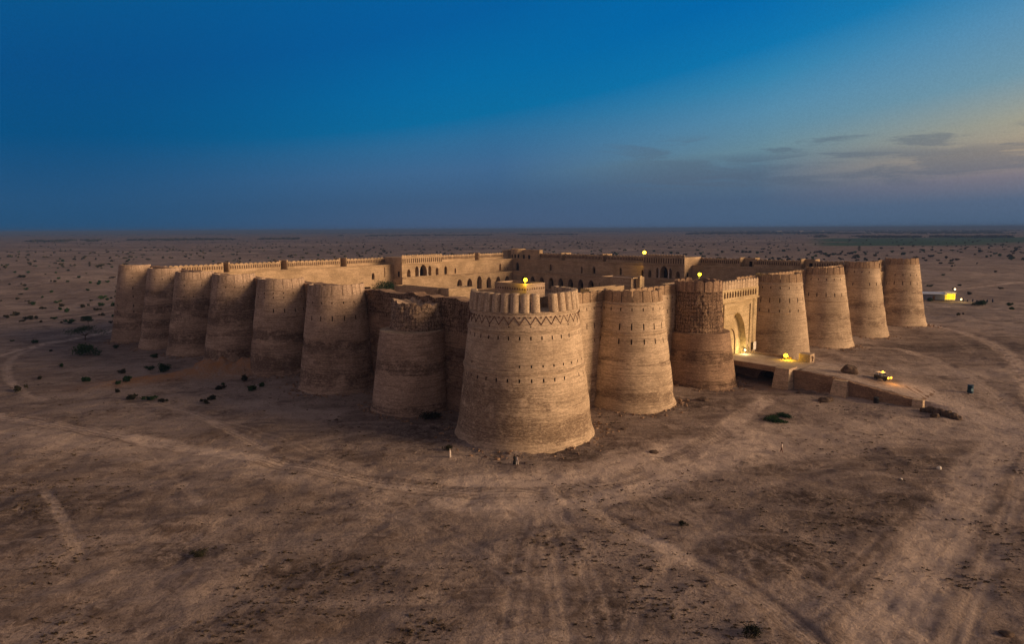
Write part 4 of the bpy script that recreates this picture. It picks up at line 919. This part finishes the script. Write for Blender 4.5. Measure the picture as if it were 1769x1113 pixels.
def shrub(x, y, sc, label, grp, m=None, sz=1.):
    o = bpy.data.objects.new('shrub', m or SH[random.randrange(5)]); o.location = (x, y, float(terrain(x, y))-.05); o.rotation_euler = (0, 0, random.uniform(0, 6.28))
    o.scale = (sc*random.uniform(.8, 1.25), sc*random.uniform(.8, 1.2), sc*sz*random.uniform(.85, 1.15)); COL.objects.link(o); return tag(o, label, 'bush', grp)
def inside_fort(x, y, pad=14): u, v = toUV(x, y); return -pad < u < 240 and -pad < v < 232
cnt = 0; far = []
def scatter(n, x0, x1, y0, y1, label, grp, smin, smax):
    k_ = 0; tries = 0
    while k_ < n and tries < n*30:
        tries += 1; px, py = random.uniform(x0, x1), y0+(y1-y0)*random.random()**1.15; p = gpt(px, py)
        if inside_fort(p[0], p[1]): continue
        shrub(p[0], p[1], random.uniform(smin, smax), label, grp); k_ += 1
scatter(78, -10, 215, 455, 560, 'dark desert shrub on the sandy plain left of the fort', 'shrubs on the left plain', .85, 1.75)
scatter(60, 0, 880, 428, 456, 'small dark shrub on the plain behind the left half of the fort', 'shrubs behind the left half', 1.1, 2.3)
scatter(75, 890, 1769, 432, 450, 'dark desert tree or bush on the plain behind the right half of the fort', 'bushes behind the right half', 1.4, 3.0)
scatter(14, 1600, 1769, 452, 560, 'lone dark bush on the open ground right of the fort', 'bushes right of the fort', .8, 1.5)
# low dark bushes by the left wall foot
scatter(26, 20, 500, 590, 700, 'low dark bush on the slope before the left wall', 'bushes before the left wall', .6, 1.2)
named = [((283, 642), 2.1, 'rounded green bush below the left wall towers', M_leaf), ((150, 614), 3.4, 'wide dark green bush in front of the acacia left of the fort', M_leaf), ((90, 545), 1.9, None, None),
         ((1693, 528), 3.2, 'round dark bush right of the lit hut', M_leaf), ((1607, 521), 2.0, 'low bush in front of the lit hut', M_leaf), ((1335, 726), 1.6, 'left clump of the green shrub patch below the causeway', M_leaf), ((1352, 720), 1.5, 'right clump of the green shrub patch below the causeway', M_leaf),
         ((1343, 728), 1.1, 'front clump of the green shrub patch below the causeway', M_leaf), ((343, 962), .8, 'yellowish tufted scrub clump in the left foreground', M_dry), ((775, 778), 1.0, 'dark thorn bush at the left foot of the corner tower', M_dry), ((745, 722), 1.6, 'dark bush between ruined drum and corner tower', M_dry), ((1180, 908), .5, 'small dark bush beside the forking track', M_dry), ((1298, 1096), .8, 'dark low scrub clump at the bottom edge', M_dry)]
for (p, sc, lab, mt) in named:
    if not lab: continue
    q = gpt(*p); me = mkmesh('shrub', *leaves(1100, 1.25, 1.0, .9, 0, .085, seed=int(p[0]), lob=9), mt); shrub(q[0], q[1], sc*(1.35 if 'patch' in lab else 1), lab, None, me, .38 if 'patch' in lab else 1.1)
def tree(px, py, h, cr, label, flat=True, base=None, leaf=.16, n=2600, seed=1):
    q = base if base is not None else gpt(px, py); t_ = thing('acacia_tree' if flat else 'courtyard_tree', q, label, 'tree'); g = random.Random(seed); k = MB()
    V_, F_ = leaves(n, cr, cr*.9, h*(.75 if flat else .7), h*(.36 if flat else .25), leaf, flat, seed, 11)
    def limb(a, b, r0, r1):
        a, b = Vector(a), Vector(b); d = (b-a); M = Matrix.Translation(a) @ d.to_track_quat('Z', 'Y').to_matrix().to_4x4(); k.lathe([(r0, 0), (r1, d.length)], M, 7)
    o = Vector(q); f = o+Vector((.2, 0, h*.3)); limb(o-Vector((0, 0, .4)), f, .05*h, .035*h)
    for i in range(7):
        a = i*.9+g.random(); limb(f, o+Vector((math.cos(a)*cr*.55, math.sin(a)*cr*.5, h*g.uniform(.6, .8))), .028*h, .008*h)
    k.build('trunk', M_bark, t_)
    me = mkmesh('crown', V_, F_, M_leaf); c_ = bpy.data.objects.new('crown', me); c_.parent = t_; COL.objects.link(c_); return t_
tree(147, 588, 5.6, 5.6, 'flat topped acacia tree by the pale track left of the fort', seed=3)
tree(152, 560, 3.6, 3.0, 'dark leaning acacia tree behind the pale track near the farthest left tower', seed=5)
tree(0, 0, 9.5, 4.8, 'dark green tree in the courtyard below the sunlit pavilion', False, F3(83, 111, 5.), .2, 3200, 7)
tree(0, 0, 9., 5.5, 'dark green tree in the courtyard left of the sunlit pavilion', False, F3(80, 158, 8.), .22, 3000, 9)
# far-off scrub and woods that read as one mass
V_, F_ = [], []
g = np.random.default_rng(5)
def clump(x, y, z, r, h, n=7):
    for i in range(n):
        a = g.uniform(0, 6.28); d = g.uniform(0, r*.8); s = g.uniform(.4, .8)*r; p = np.array([x+math.cos(a)*d, y+math.sin(a)*d*.6, z+h*g.uniform(.2, .65)])
        k0 = len(V_); th = g.uniform(0, 3.14); t1 = np.array([math.cos(th), math.sin(th), 0])*s; t2_ = np.array([g.normal()*.2, g.normal()*.2, h*.38])
        V_.extend([p-t1, p-t2_, p+t1*g.uniform(.6, 1), p+t2_]); F_.append([k0, k0+1, k0+2, k0+3])
for i in range(1500):
    r = 900*(7.0**g.random()); a = g.uniform(-.75, .75); x, y = r*math.sin(a), r*math.cos(a)
    clump(x, y, float(terrain(x, y)), g.uniform(1.5, 4.5), g.uniform(2, 4.2))
tag(mesh_obj('distant_scrub', V_, F_, M_dry), 'scattered dark scrub dotting the far plain up to the horizon', 'scrub', kind='stuff')
V_, F_ = [], []
for (a0, a1, r0, r1, n) in ((.25, .70, 4600, 7000, 1500), (.42, .72, 3050, 3300, 700), (-.66, -.30, 3300, 3600, 420), (-.25, .1, 4500, 5200, 260), (.1, .75, 8000, 12000, 1200), (-.7, .1, 8000, 12000, 500)):
    for i in range(n):
        r = g.uniform(r0, r1); a = g.uniform(a0, a1)
        if float(fbm(a*22, r/1500., 3.)) < -.06: continue
        x, y = r*math.sin(a), r*math.cos(a); clump(x, y, float(terrain(x, y)), g.uniform(10, 26), g.uniform(5, 10), 5)
tag(mesh_obj('distant_wood', V_, F_, M_dry), 'dark bands of trees along the horizon', 'woods', kind='stuff')
# foreground tufts and pebbles
V_, F_ = [], []
NT_ = 15000; tpx = g.uniform(-60, 1830, NT_); tpy = 640+480*g.random(NT_)**.8
def gptv(px, py):
    r = np.array([ray(a, b) for a, b in zip(px, py)]); z = np.zeros(len(r))
    for _ in range(6):
        tt_q = (z-CAM_H)/r[:, 2]; x, y = r[:, 0]*tt_q, r[:, 1]*tt_q; z = terrain(x, y)
    return x, y, z
tx, ty, tz = gptv(tpx, tpy); td = fbm(tx/9., ty/9., 7.); tu, tv = toUV(tx, ty)
for i in range(NT_):
    if tu[i] > -1 and tv[i] > -1 or td[i] < .05+.22*(g.random()-.5): continue
    p = (tx[i], ty[i], tz[i]); s = .035+.24*g.random()**4+.04*(td[i] > .15)
    for q in range(5):
        k0 = len(V_); th = g.uniform(0, 6.28); o = np.array([p[0]+g.normal()*s*.7, p[1]+g.normal()*s*.4, p[2]+s*.15]); t1 = np.array([math.cos(th), math.sin(th)*.7, .1])*s; t2_ = np.array([g.normal()*.4, g.normal()*.4, .8])*s*.55
        V_ += [o-t1, o-t2_*.4, o+t1, o+t2_]; F_.append([k0, k0+1, k0+2, k0+3])
tag(mesh_obj('dry_tufts', V_, F_, leafmat('tuft', (.05, .038, .027), (.13, .10, .07))), 'tiny dark tufts and pebbles strewn over the sand in the foreground', 'ground cover', kind='stuff')

V_, F_ = [], []
for (tx_, ty_, tr_) in TWR:
    for i in range(260):
        a = g.uniform(0, 6.28); d = tr_+.2+abs(g.normal())*1.9; x, y = tx_+math.cos(a)*d, ty_+math.sin(a)*d
        if math.sin(a) > .5: continue
        z = float(terrain(x, y)); sz = .07+.42*g.random()**3; th = g.uniform(0, 3.14); k0 = len(V_); ca, sa = math.cos(th)*sz, math.sin(th)*sz
        c4 = [(x+ca, y+sa), (x-sa*.6, y+ca*.6), (x-ca, y-sa), (x+sa*.6, y-ca*.6)]
        V_ += [(*p, z-.1) for p in c4]+[(p[0]+g.normal()*.02, p[1], z+sz*g.uniform(.4, .9)) for p in c4]
        F_ += [[k0+4, k0+5, k0+6, k0+7]]+[[k0+q, k0+(q+1) % 4, k0+4+(q+1) % 4, k0+4+q] for q in range(4)]
tag(mesh_obj('fallen_bricks', V_, F_, M_brickO), 'loose fallen bricks and clods strewn around the feet of the towers', 'rubble', kind='stuff')
# ------------------------------------------------------------------ rocks
M_rock = simple('rock', (.11, .08, .062), .95, .35, 1.2)
def rock(px, py, sx_, sy_, sz_, label, grp=None, mat=None, q=None, name='rock'):
    q = gpt(px, py) if q is None else q; import bmesh
    bm = bmesh.new(); bmesh.ops.create_icosphere(bm, subdivisions=3, radius=1.)
    sd = random.uniform(0, 50)
    co = np.array([v.co[:] for v in bm.verts]); f = 1+fbm(co[:, 0]*1.3+sd, co[:, 1]*1.3, co[:, 2]*1.3, 3)*1.1
    for v, k_ in zip(bm.verts, f): v.co = Vector((v.co.x*k_*sx_, v.co.y*k_*sy_, v.co.z*k_*sz_+sz_*.4))
    me = bpy.data.meshes.new(name); bm.to_mesh(me); bm.free(); me.materials.append(mat or M_rock); o = bpy.data.objects.new(name, me); o.location = q; o.rotation_euler = (0, 0, random.uniform(-.4, .4)); COL.objects.link(o)
    return tag(o, label, 'rock', grp)
rock(1467, 644, 1.9, 1.3, 1.4, 'big leaning boulder beside the causeway beyond the stone plinth', mat=M_rock, name='boulder')
for i, (px, py, s) in enumerate(((1596, 702, .9), (1608, 712, 1.2), (1622, 716, 1.3), (1634, 718, 1.1), (1646, 722, 1.0), (1615, 721, .8), (1655, 725, .7))):
    rock(px, py, s*1.1, s*.8, s*.75, 'dark rubble block tumbled past the end of the causeway wall', 'rubble at the causeway end')
for px, py, s, l in ((1380, 680, .5, 'small dark rock below the first causeway pier'), (1425, 693, 1.2, 'dark fallen masonry lump at the foot of the second pier'), (1556, 700, .35, None), (863, 801, .28, 'flat dark stone left of the two people'), (908, 801, .25, 'small dark stone right of the two people'), (1215, 692, 1.1, 'dark flat rock pile below the ruined tower near the gate'), (1165, 707, .3, 'small stone beside the slit banded tower'), (1430, 690, .8, 'smaller masonry lump by the second pier'), (1078, 742, .5, 'low dark stone on the sand right of the corner tower'), (1740, 1098, .5, 'black rock near the bottom right corner'), (1130, 782, .6, 'dark flat rock on the slope right of the corner tower')):
    if l: rock(px, py, s*1.3, s, s*.5, l)
rock(1556, 699, .4, .3, .3, 'small white rock under the causeway wall', mat=M_white); rock(1622, 811, .38, .3, .38, 'small white stone on the dark patch at far right', mat=M_white); rock(1557, 829, .2, .15, .15, 'tiny pale stone left of the white stone', mat=M_white)

# ------------------------------------------------------------------ lamps that are lit
def lamp(label, p, bulb_h, r, col, watts, kind='pole_lamp', head=0, strength=4.5, off=(0, 0), rad=.35):
    t_ = thing(kind, p, label, 'lamp'); x, y, z = p
    k = MB(); k.lathe([(.09, 0), (.07, bulb_h)], Matrix.Translation((x, y, z)), 8); k.lathe([(.22, 0), (.2, .15)], Matrix.Translation((x, y, z)), 8); k.build('pole', M_metal, t_)
    k = MB(); M = Matrix.Translation((x, y, z+bulb_h)); k.box(-.32, .32, .05, .35, -.25, .45, M); k.build('lamp_housing', M_metal, t_)
    k = MB(); pr = [(r*math.sin(a), -r*math.cos(a)) for a in np.linspace(.02, math.pi-.02, 9)]; k.lathe(pr, Matrix.Translation((x, y-.1-r*.6, z+bulb_h+.1)), 14); k.build('bulb', emit('bulb_'+kind, col, strength), t_, True)
    L = bpy.data.lights.new('lamp_light', 'POINT'); L.energy = watts; L.color = col; L.shadow_soft_size = rad
    o = bpy.data.objects.new('lamp_light', L); o.location = (off[0], off[1]-1.1-r, bulb_h+.1); o.parent = t_; COL.objects.link(o); return t_
YE = (1., .60, .03)
lamp('bright yellow lamp on the flat roofed pavilion behind the corner tower', F3(46.6, 42.9, 24.05), 1.0, .55, YE, 1700, 'roof_lamp')
lamp('yellow lamp shining on a tall pole beside the dark pavilion', F3(204.9, 110.9, 20.9), 5.9, .95, (1., .58, .05), 2600, 'wall_lamp')
lamp('greenish yellow lamp above the wall behind the dark ruined tower', F3(99.2, 19.7, 21.5), 3.4, .5, (.95, .80, .04), 1500, 'wall_lamp')
lamp('yellow floodlight on the causeway edge at the foot of the tower', F3(86.4, -13.3, 4.75), .9, .55, YE, 800, 'flood_lamp', off=(.2, .6))
lamp('small bright lamp standing inside the gate portal', F3(85.9, -2.4, 4.95), .9, .22, (1., .8, .35), 420, 'portal_lamp', off=(-.4, .3), rad=.2)

# ------------------------------------------------------------------ vehicle
vp = gpt(1524, 657); vz = vp[2]
M_car = simple('olive_paint', (.10, .085, .05), .45, .1, spec=.5); M_glass = simple('dark_glass', (.02, .022, .025), .1, .05, spec=.6); M_tyre = simple('rubber', (.02, .02, .02), .9)
veh = thing('jeep', (vp[0], vp[1], vz), 'small open jeep with glowing amber headlights on the track beyond the causeway', 'car')
MV = Matrix.Translation((vp[0], vp[1], vz)) @ Matrix.Rotation(math.radians(-62), 4, 'Z')
k = MB(); k.box(-1.75, 1.75, -.78, .78, .45, .98, MV, .04); k.box(.55, 1.72, -.70, .70, .98, 1.16, MV, .08); k.box(-1.72, -.2, -.76, .76, .98, 1.2, MV, .03); k.box(1.75, 1.86, -.8, .8, .5, .68, MV); k.build('body', M_car, veh)
k = MB(); k.box(-1.6, .45, -.72, .72, 1.78, 1.86, MV, .05)
for sx_, sy_ in ((-1.6, -.7), (-1.6, .64), (.3, -.7), (.3, .64), (-.6, -.7), (-.6, .64)): k.box(sx_, sx_+.07, sy_, sy_+.07, 1.16, 1.8, MV)
k.build('roof_frame', M_white, veh)
k = MB(); k.box(.42, .46, -.64, .64, 1.18, 1.76, MV); k.build('windscreen', M_glass, veh)
for xx in (-1.1, 1.1):
    for yy in (-.82, .6):
        k = MB(); Mw = MV @ Matrix.Translation((xx, yy+.22, .38)) @ Matrix.Rotation(math.pi/2, 4, 'X'); k.lathe([(.24, 0), (.38, .02), (.38, .2), (.24, .22)], Mw, 18); wh = k.build('wheel', M_tyre, veh)
        k = MB(); k.lathe([(.2, -.02), (.22, .1), (.2, .24)], Mw, 12); k.build('rim', M_metal, wh)
Mh = emit('headlight', (1., .42, .03), 6)
for yy in (-.55, .55):
    k = MB(); k.lathe([(.16, 0), (.25, .06), (.2, .14), (.02, .17)], MV @ Matrix.Translation((1.76, yy, .86)) @ Matrix.Rotation(math.pi/2, 4, 'Y'), 14); k.build('headlight', Mh, veh, True)
k = MB(); k.lathe([(.1, 0), (.22, .05), (.24, .2), (.1, .32)], MV @ Matrix.Translation((0, 0, 1.86)), 12); k.build('roof_beacon', Mh, veh, True)
for (x_, y_, z_, e_) in ((3.0, 0, .8, 170), (0, 0, 2.6, 110), (-.5, 1.8, .8, 60)):
    L = bpy.data.lights.new('headlight_glow', 'POINT'); L.energy = e_; L.color = (1, .42, .08); L.shadow_soft_size = .2; o = bpy.data.objects.new('headlight_glow', L)
    pw = MV @ Vector((x_, y_, z_)); o.location = pw-Vector(veh.location); o.parent = veh; COL.objects.link(o)
# drums
def drum(px, py, h, r, mat, label, cat='drum'):
    q = gpt(px, py); t_ = thing('oil_drum', q, label, cat); k = MB()
    k.lathe([(r, -.1), (r, .02), (r*1.04, h*.33), (r*.99, h*.35), (r*.99, h*.64), (r*1.04, h*.66), (r, h*.68), (r, h), (r*.9, h), (r*.9, h-.04)], Matrix.Translation(q), 20); k.build('drum_body', mat, t_, True)
    k = MB(); k.lathe([(r*.88, h-.06), (r*.88, h-.03)], Matrix.Translation(q), 20); k.build('lid', M_metal, t_)
    return t_
drum(1515, 673, 1.25, .55, simple('black_paint', (.02, .02, .022), .6), 'black drum on the track edge below the jeep')
dd_ = drum(1676, 679, 1.9, .62, simple('blue_paint', (.015, .05, .085), .6), 'tall dark blue drum standing at the right of the track')
q = gpt(1676, 679); k = MB(); k.box(-.25, .25, -.66, -.6, .55, 1.1, Matrix.Translation(q)); k.build('pale_sticker', simple('pale_blue', (.25, .42, .5), .6), dd_)

# ------------------------------------------------------------------ roadside hut right of the fort
hp = gpt(1620, 520)+np.array([0, 0, .5]); hut = thing('roadside_hut', hp, 'long pale roofed hut with a brightly lit yellow front room right of the fort', 'hut')
MH = Matrix.Translation(hp) @ Matrix.Rotation(math.radians(-20), 4, 'Z')
M_blue = simple('bluish_plaster', (.20, .22, .30), .9, .15)
k = MB(); k.box(-8.5, 3.2, 0, 6, 0, 3.2, MH); k.build('walls', M_blue, hut)
k = MB(); nseg = 8; prf = [(x, 3.3+.9*(1-((x-3.)/4.2)**2)) for x in np.linspace(-1.2, 7.2, nseg+1)]
for i in range(nseg):
    (a, za), (e, ze_) = prf[i], prf[i+1]; k.poly([MH @ Vector((-9.2, a, za)), MH @ Vector((4.0, a, za)), MH @ Vector((4.0, e, ze_)), MH @ Vector((-9.2, e, ze_))])
    k.poly([MH @ Vector((-9.2, a, za-.12)), MH @ Vector((4.0, a, za-.12)), MH @ Vector((4.0, e, ze_-.12)), MH @ Vector((-9.2, e, ze_-.12))])
k.build('curved_roof', simple('pale_tin', (.62, .68, .8), .35, .06, spec=.6), hut)
Mlit = emit('lit_room', (1., .68, .03), 1.15)
k = MB(); k.box(3.25, 8.4, .2, 5.5, 0, 4.0, MH); k.build('front_room', M_white, hut)
for xx, w_ in ((3.5, .6), (4.3, 1.9), (6.4, 1.7)):
    k = MB(); k.box(xx, xx+w_, .08, .2, .5, 3.5, MH); q = k.build('lit_window', Mlit, hut)
    k = MB(); k.box(xx-.06, xx+w_+.06, .02, .08, 1.9, 2.05, MH); k.box(xx+w_/2-.05, xx+w_/2+.05, .02, .08, .5, 3.5, MH); k.build('window_frame', M_timber, q)
k = MB(); k.box(3.2, 8.6, -.1, 5.7, 4.0, 4.2, MH); k.build('flat_roof', M_white, hut)
k = MB(); k.box(-2.6, -1.5, -.06, 0, 0, 2.3, MH); k.build('door', M_timber, hut)
for i, (x_, y_, z_, e_) in enumerate(((6, -3, 2.5, 350), (11, -1.5, 1.5, 250))):
    L = bpy.data.lights.new('window_glow', 'POINT'); L.energy = e_; L.color = (1, .68, .12); L.shadow_soft_size = .4; o = bpy.data.objects.new('window_glow', L); o.location = (MH @ Vector((x_, y_, z_)))-Vector(hp); o.parent = hut; COL.objects.link(o)
lp = MH @ Vector((8.0, 2, 4.2)); lamp('pale bulb on a short mast above the lit hut roof', tuple(lp), 1.8, .45, (1., .8, .45), 120, 'roof_lamp')
lp = MH @ Vector((10.8, -.5, 0)); lamp('low lantern on the ground right of the lit hut', tuple(lp), .7, .4, (1., .8, .4), 60, 'ground_lantern')
for i in range(7):
    q = MH @ Vector((12.5+i*2.3, 3+random.uniform(-1, 1), 0)); z = float(terrain(q.x, q.y)); h_ = random.uniform(1.2, 2.); k = MB(); k.lathe([(.28, 0), (.42, h_*.5), (.22, h_*.8), (.12, h_)], Matrix.Translation((q.x, q.y, z)), 9)
    tag(k.build('covered_post', simple('dark_cloth', (.04, .045, .08), .9), None, True), 'dark wrapped post in the row right of the lit hut', 'post', 'posts beside the lit hut')
# pale farm sheds near the horizon
for i, (px, py, w_) in enumerate(((1347, 399, 46), (1385, 399.3, 34), (1422, 399.6, 24))):
    q = atz(px, py, 0.); q = q*(7200/np.hypot(q[0], q[1])) if np.hypot(q[0], q[1]) > 7200 else q
    q = (q[0], q[1], float(terrain(q[0], q[1]))); t_ = thing('farm_shed', q, ('widest pale farm shed near the horizon, leftmost of three', 'middle pale farm shed near the horizon', 'smallest pale farm shed near the horizon, rightmost of three')[i], 'shed')
    M = Matrix.Translation(q); k = MB(); k.box(-w_/2, w_/2, 0, 14, 0, 7, M); k.build('walls', M_white, t_)
    k = MB(); h = w_/2+1; A = lambda *a: M @ Vector(a); k.poly([A(-h, -1, 7), A(h, -1, 7), A(h, 7, 10), A(-h, 7, 10)]); k.poly([A(h, 15, 7), A(-h, 15, 7), A(-h, 7, 10), A(h, 7, 10)]); k.poly([A(-h, -1, 7), A(-h, 7, 10), A(-h, 15, 7)]); k.poly([A(h, -1, 7), A(h, 15, 7), A(h, 7, 10)]); k.build('roof', M_white, t_)

# ------------------------------------------------------------------ people
M_skin = simple('skin', (.25, .14, .09), .6); M_hair = simple('hair', (.02, .015, .012), .8)
def person(px, py, label, h, cloth, legs, robe=None, rot=0., arm=(.25, .25), stride=.12):
    q = gpt(px, py); t_ = thing('person', q, label, 'person'); s = h/1.75
    J = {'pelvis': (0, 0, .95), 'chest': (0, .01, 1.3), 'neck': (0, 0, 1.48), 'head': (0, -.01, 1.60), 'crown': (0, 0, 1.72),
         'hl': (-.1, 0, .9), 'kl': (-.12, -stride*.6, .5), 'al': (-.12, -stride, .08), 'tl': (-.13, -stride-.14, .03), 'hr': (.1, 0, .9), 'kr': (.12, stride*.3, .5), 'ar': (.12, stride, .08), 'tr': (.13, stride-.14, .03),
         'sl': (-.19, 0, 1.42), 'el': (-.26, .02, 1.13), 'wl': (-.26, -arm[0]*.5, .88), 'fl': (-.25, -arm[0]*.6, .78), 'sr': (.19, 0, 1.42), 'er': (.26, .02, 1.13), 'wr': (.26, -arm[1]*.5, .88), 'fr': (.25, -arm[1]*.6, .78)}
    rad = {'pelvis': .14, 'chest': .15, 'neck': .06, 'head': .10, 'crown': .07, 'hl': .09, 'kl': .06, 'al': .045, 'tl': .035, 'sl': .065, 'el': .045, 'wl': .032, 'fl': .03}
    names = list(J); E_ = [('pelvis', 'chest'), ('chest', 'neck'), ('neck', 'head'), ('head', 'crown')]
    for k_ in 'lr': E_ += [('pelvis', 'h'+k_), ('h'+k_, 'k'+k_), ('k'+k_, 'a'+k_), ('a'+k_, 't'+k_), ('chest', 's'+k_), ('s'+k_, 'e'+k_), ('e'+k_, 'w'+k_), ('w'+k_, 'f'+k_)]
    me = bpy.data.meshes.new('body'); me.from_pydata([Vector(J[n])*s for n in names], [(names.index(a), names.index(b)) for a, b in E_], []); o = bpy.data.objects.new('body', me); COL.objects.link(o); o.parent = t_; o.rotation_euler = (0, 0, rot)
    md = o.modifiers.new('skin', 'SKIN'); o.modifiers.new('sub', 'SUBSURF').levels = 2; o.modifiers['sub'].render_levels = 2
    for i, n in enumerate(names):
        r = rad.get(n, rad.get(n[0]+'l', .05))*s; me.skin_vertices[0].data[i].radius = (r, r*(.75 if n in ('pelvis', 'chest') else 1))
    me.skin_vertices[0].data[0].use_root = True; me.materials.append(M_skin)
    R = Matrix.Translation(q) @ Matrix.Rotation(rot, 4, 'Z') @ Matrix.Scale(s, 4)
    k = MB()
    if robe: k.lathe([(.30, .06), (.27, .5), (.22, .95), (.235, 1.3), (.19, 1.46), (.085, 1.52)], R, 18, 1, .78)
    else: k.lathe([(.19, .82), (.18, 1.0), (.21, 1.3), (.19, 1.44), (.08, 1.5)], R, 18, 1, .72)
    k.build('robe' if robe else 'shirt', cloth, t_, True)
    if not robe:
        for sgn, st_ in ((-1, -stride), (1, stride)):
            k = MB()
            for (a, b, r0, r1) in (((sgn*.09, 0, .93), (sgn*.12, st_*.5, .5), .115, .085), ((sgn*.12, st_*.5, .52), (sgn*.12, st_, .1), .088, .065)):
                a, b = R @ Vector(a), R @ Vector(b); d = b-a; k.lathe([(r0*s, 0), (r1*s, d.length)], Matrix.Translation(a) @ d.to_track_quat('Z', 'Y').to_matrix().to_4x4(), 10)
            k.build('trouser_leg', legs, t_, True)
    k = MB(); k.lathe([(.105, 1.58), (.125, 1.66), (.10, 1.74), (.02, 1.78)], R, 14); k.build('headscarf' if robe else 'hair', cloth if robe else M_hair, t_, True)
    return t_
M_black = simple('black_cloth', (.015, .018, .02), .9); M_pale = simple('pale_cloth', (.55, .5, .47), .9, .1); M_brownc = simple('brown_cloth', (.16, .09, .07), .9)
person(889, 803, 'person in a long black robe standing before the corner tower', 1.72, M_black, None, True, .3)
person(893.5, 804.5, 'person in pale clothes standing close beside the black robed person', 1.68, M_pale, M_pale, None, -.5)
person(777.5, 791, 'person in a white robe walking at the left foot of the corner tower', 1.5, M_pale, None, True, 1.2)
person(1350, 782, 'person in a pale shirt and brown trousers alone on the open sand', 1.8, M_pale, M_brownc, None, .9, stride=.2)

# ------------------------------------------------------------------ haze over the plain
k = MB(); k.box(-32000, 32000, -6000, 42000, -12, 48); hz = k.build('haze', None)
hm = bpy.data.materials.new('haze_air'); hm.use_nodes = True; kh = NT(hm.node_tree); kh.n.clear()
pv = kh.node('ShaderNodeVolumePrincipled'); pv.inputs['Color'].default_value = (.12, .22, .46, 1); pv.inputs['Density'].default_value = .00018; pv.inputs['Anisotropy'].default_value = 0.
ho = kh.node('ShaderNodeOutputMaterial'); kh.l.new(pv.outputs[0], ho.inputs['Volume']); hz.data.materials.append(hm); tag(hz, 'thin bluish dusk haze over the desert plain', 'haze', kind='stuff')
def nth(n): return str(n)+('th' if 10 <= n % 100 <= 20 else {1: 'st', 2: 'nd', 3: 'rd'}.get(n % 10, 'th'))
for grp, txt in (('bushes before the left wall', 'low dark bush on the slope before the left wall'), ('bushes right of the fort', 'lone dark bush on open ground right of the fort'),
                 ('posts beside the lit hut', 'dark wrapped post in the row right of the lit hut'), ('rubble at the causeway end', 'dark rubble block past the end of the causeway wall')):
    L = sorted([o for o in bpy.data.objects if o.get('group') == grp], key=lambda o: (o.location.x if o.parent is None and abs(o.location.x) > .01 else sum(v.co.x for v in o.data.vertices)/len(o.data.vertices))/max(1, o.location.y if abs(o.location.x) > .01 else 360))
    for i, o in enumerate(L): o['label'] = txt+', '+nth(i+1)+' from the left'
for o in bpy.data.objects:
    if '_w' in o: del o['_w']
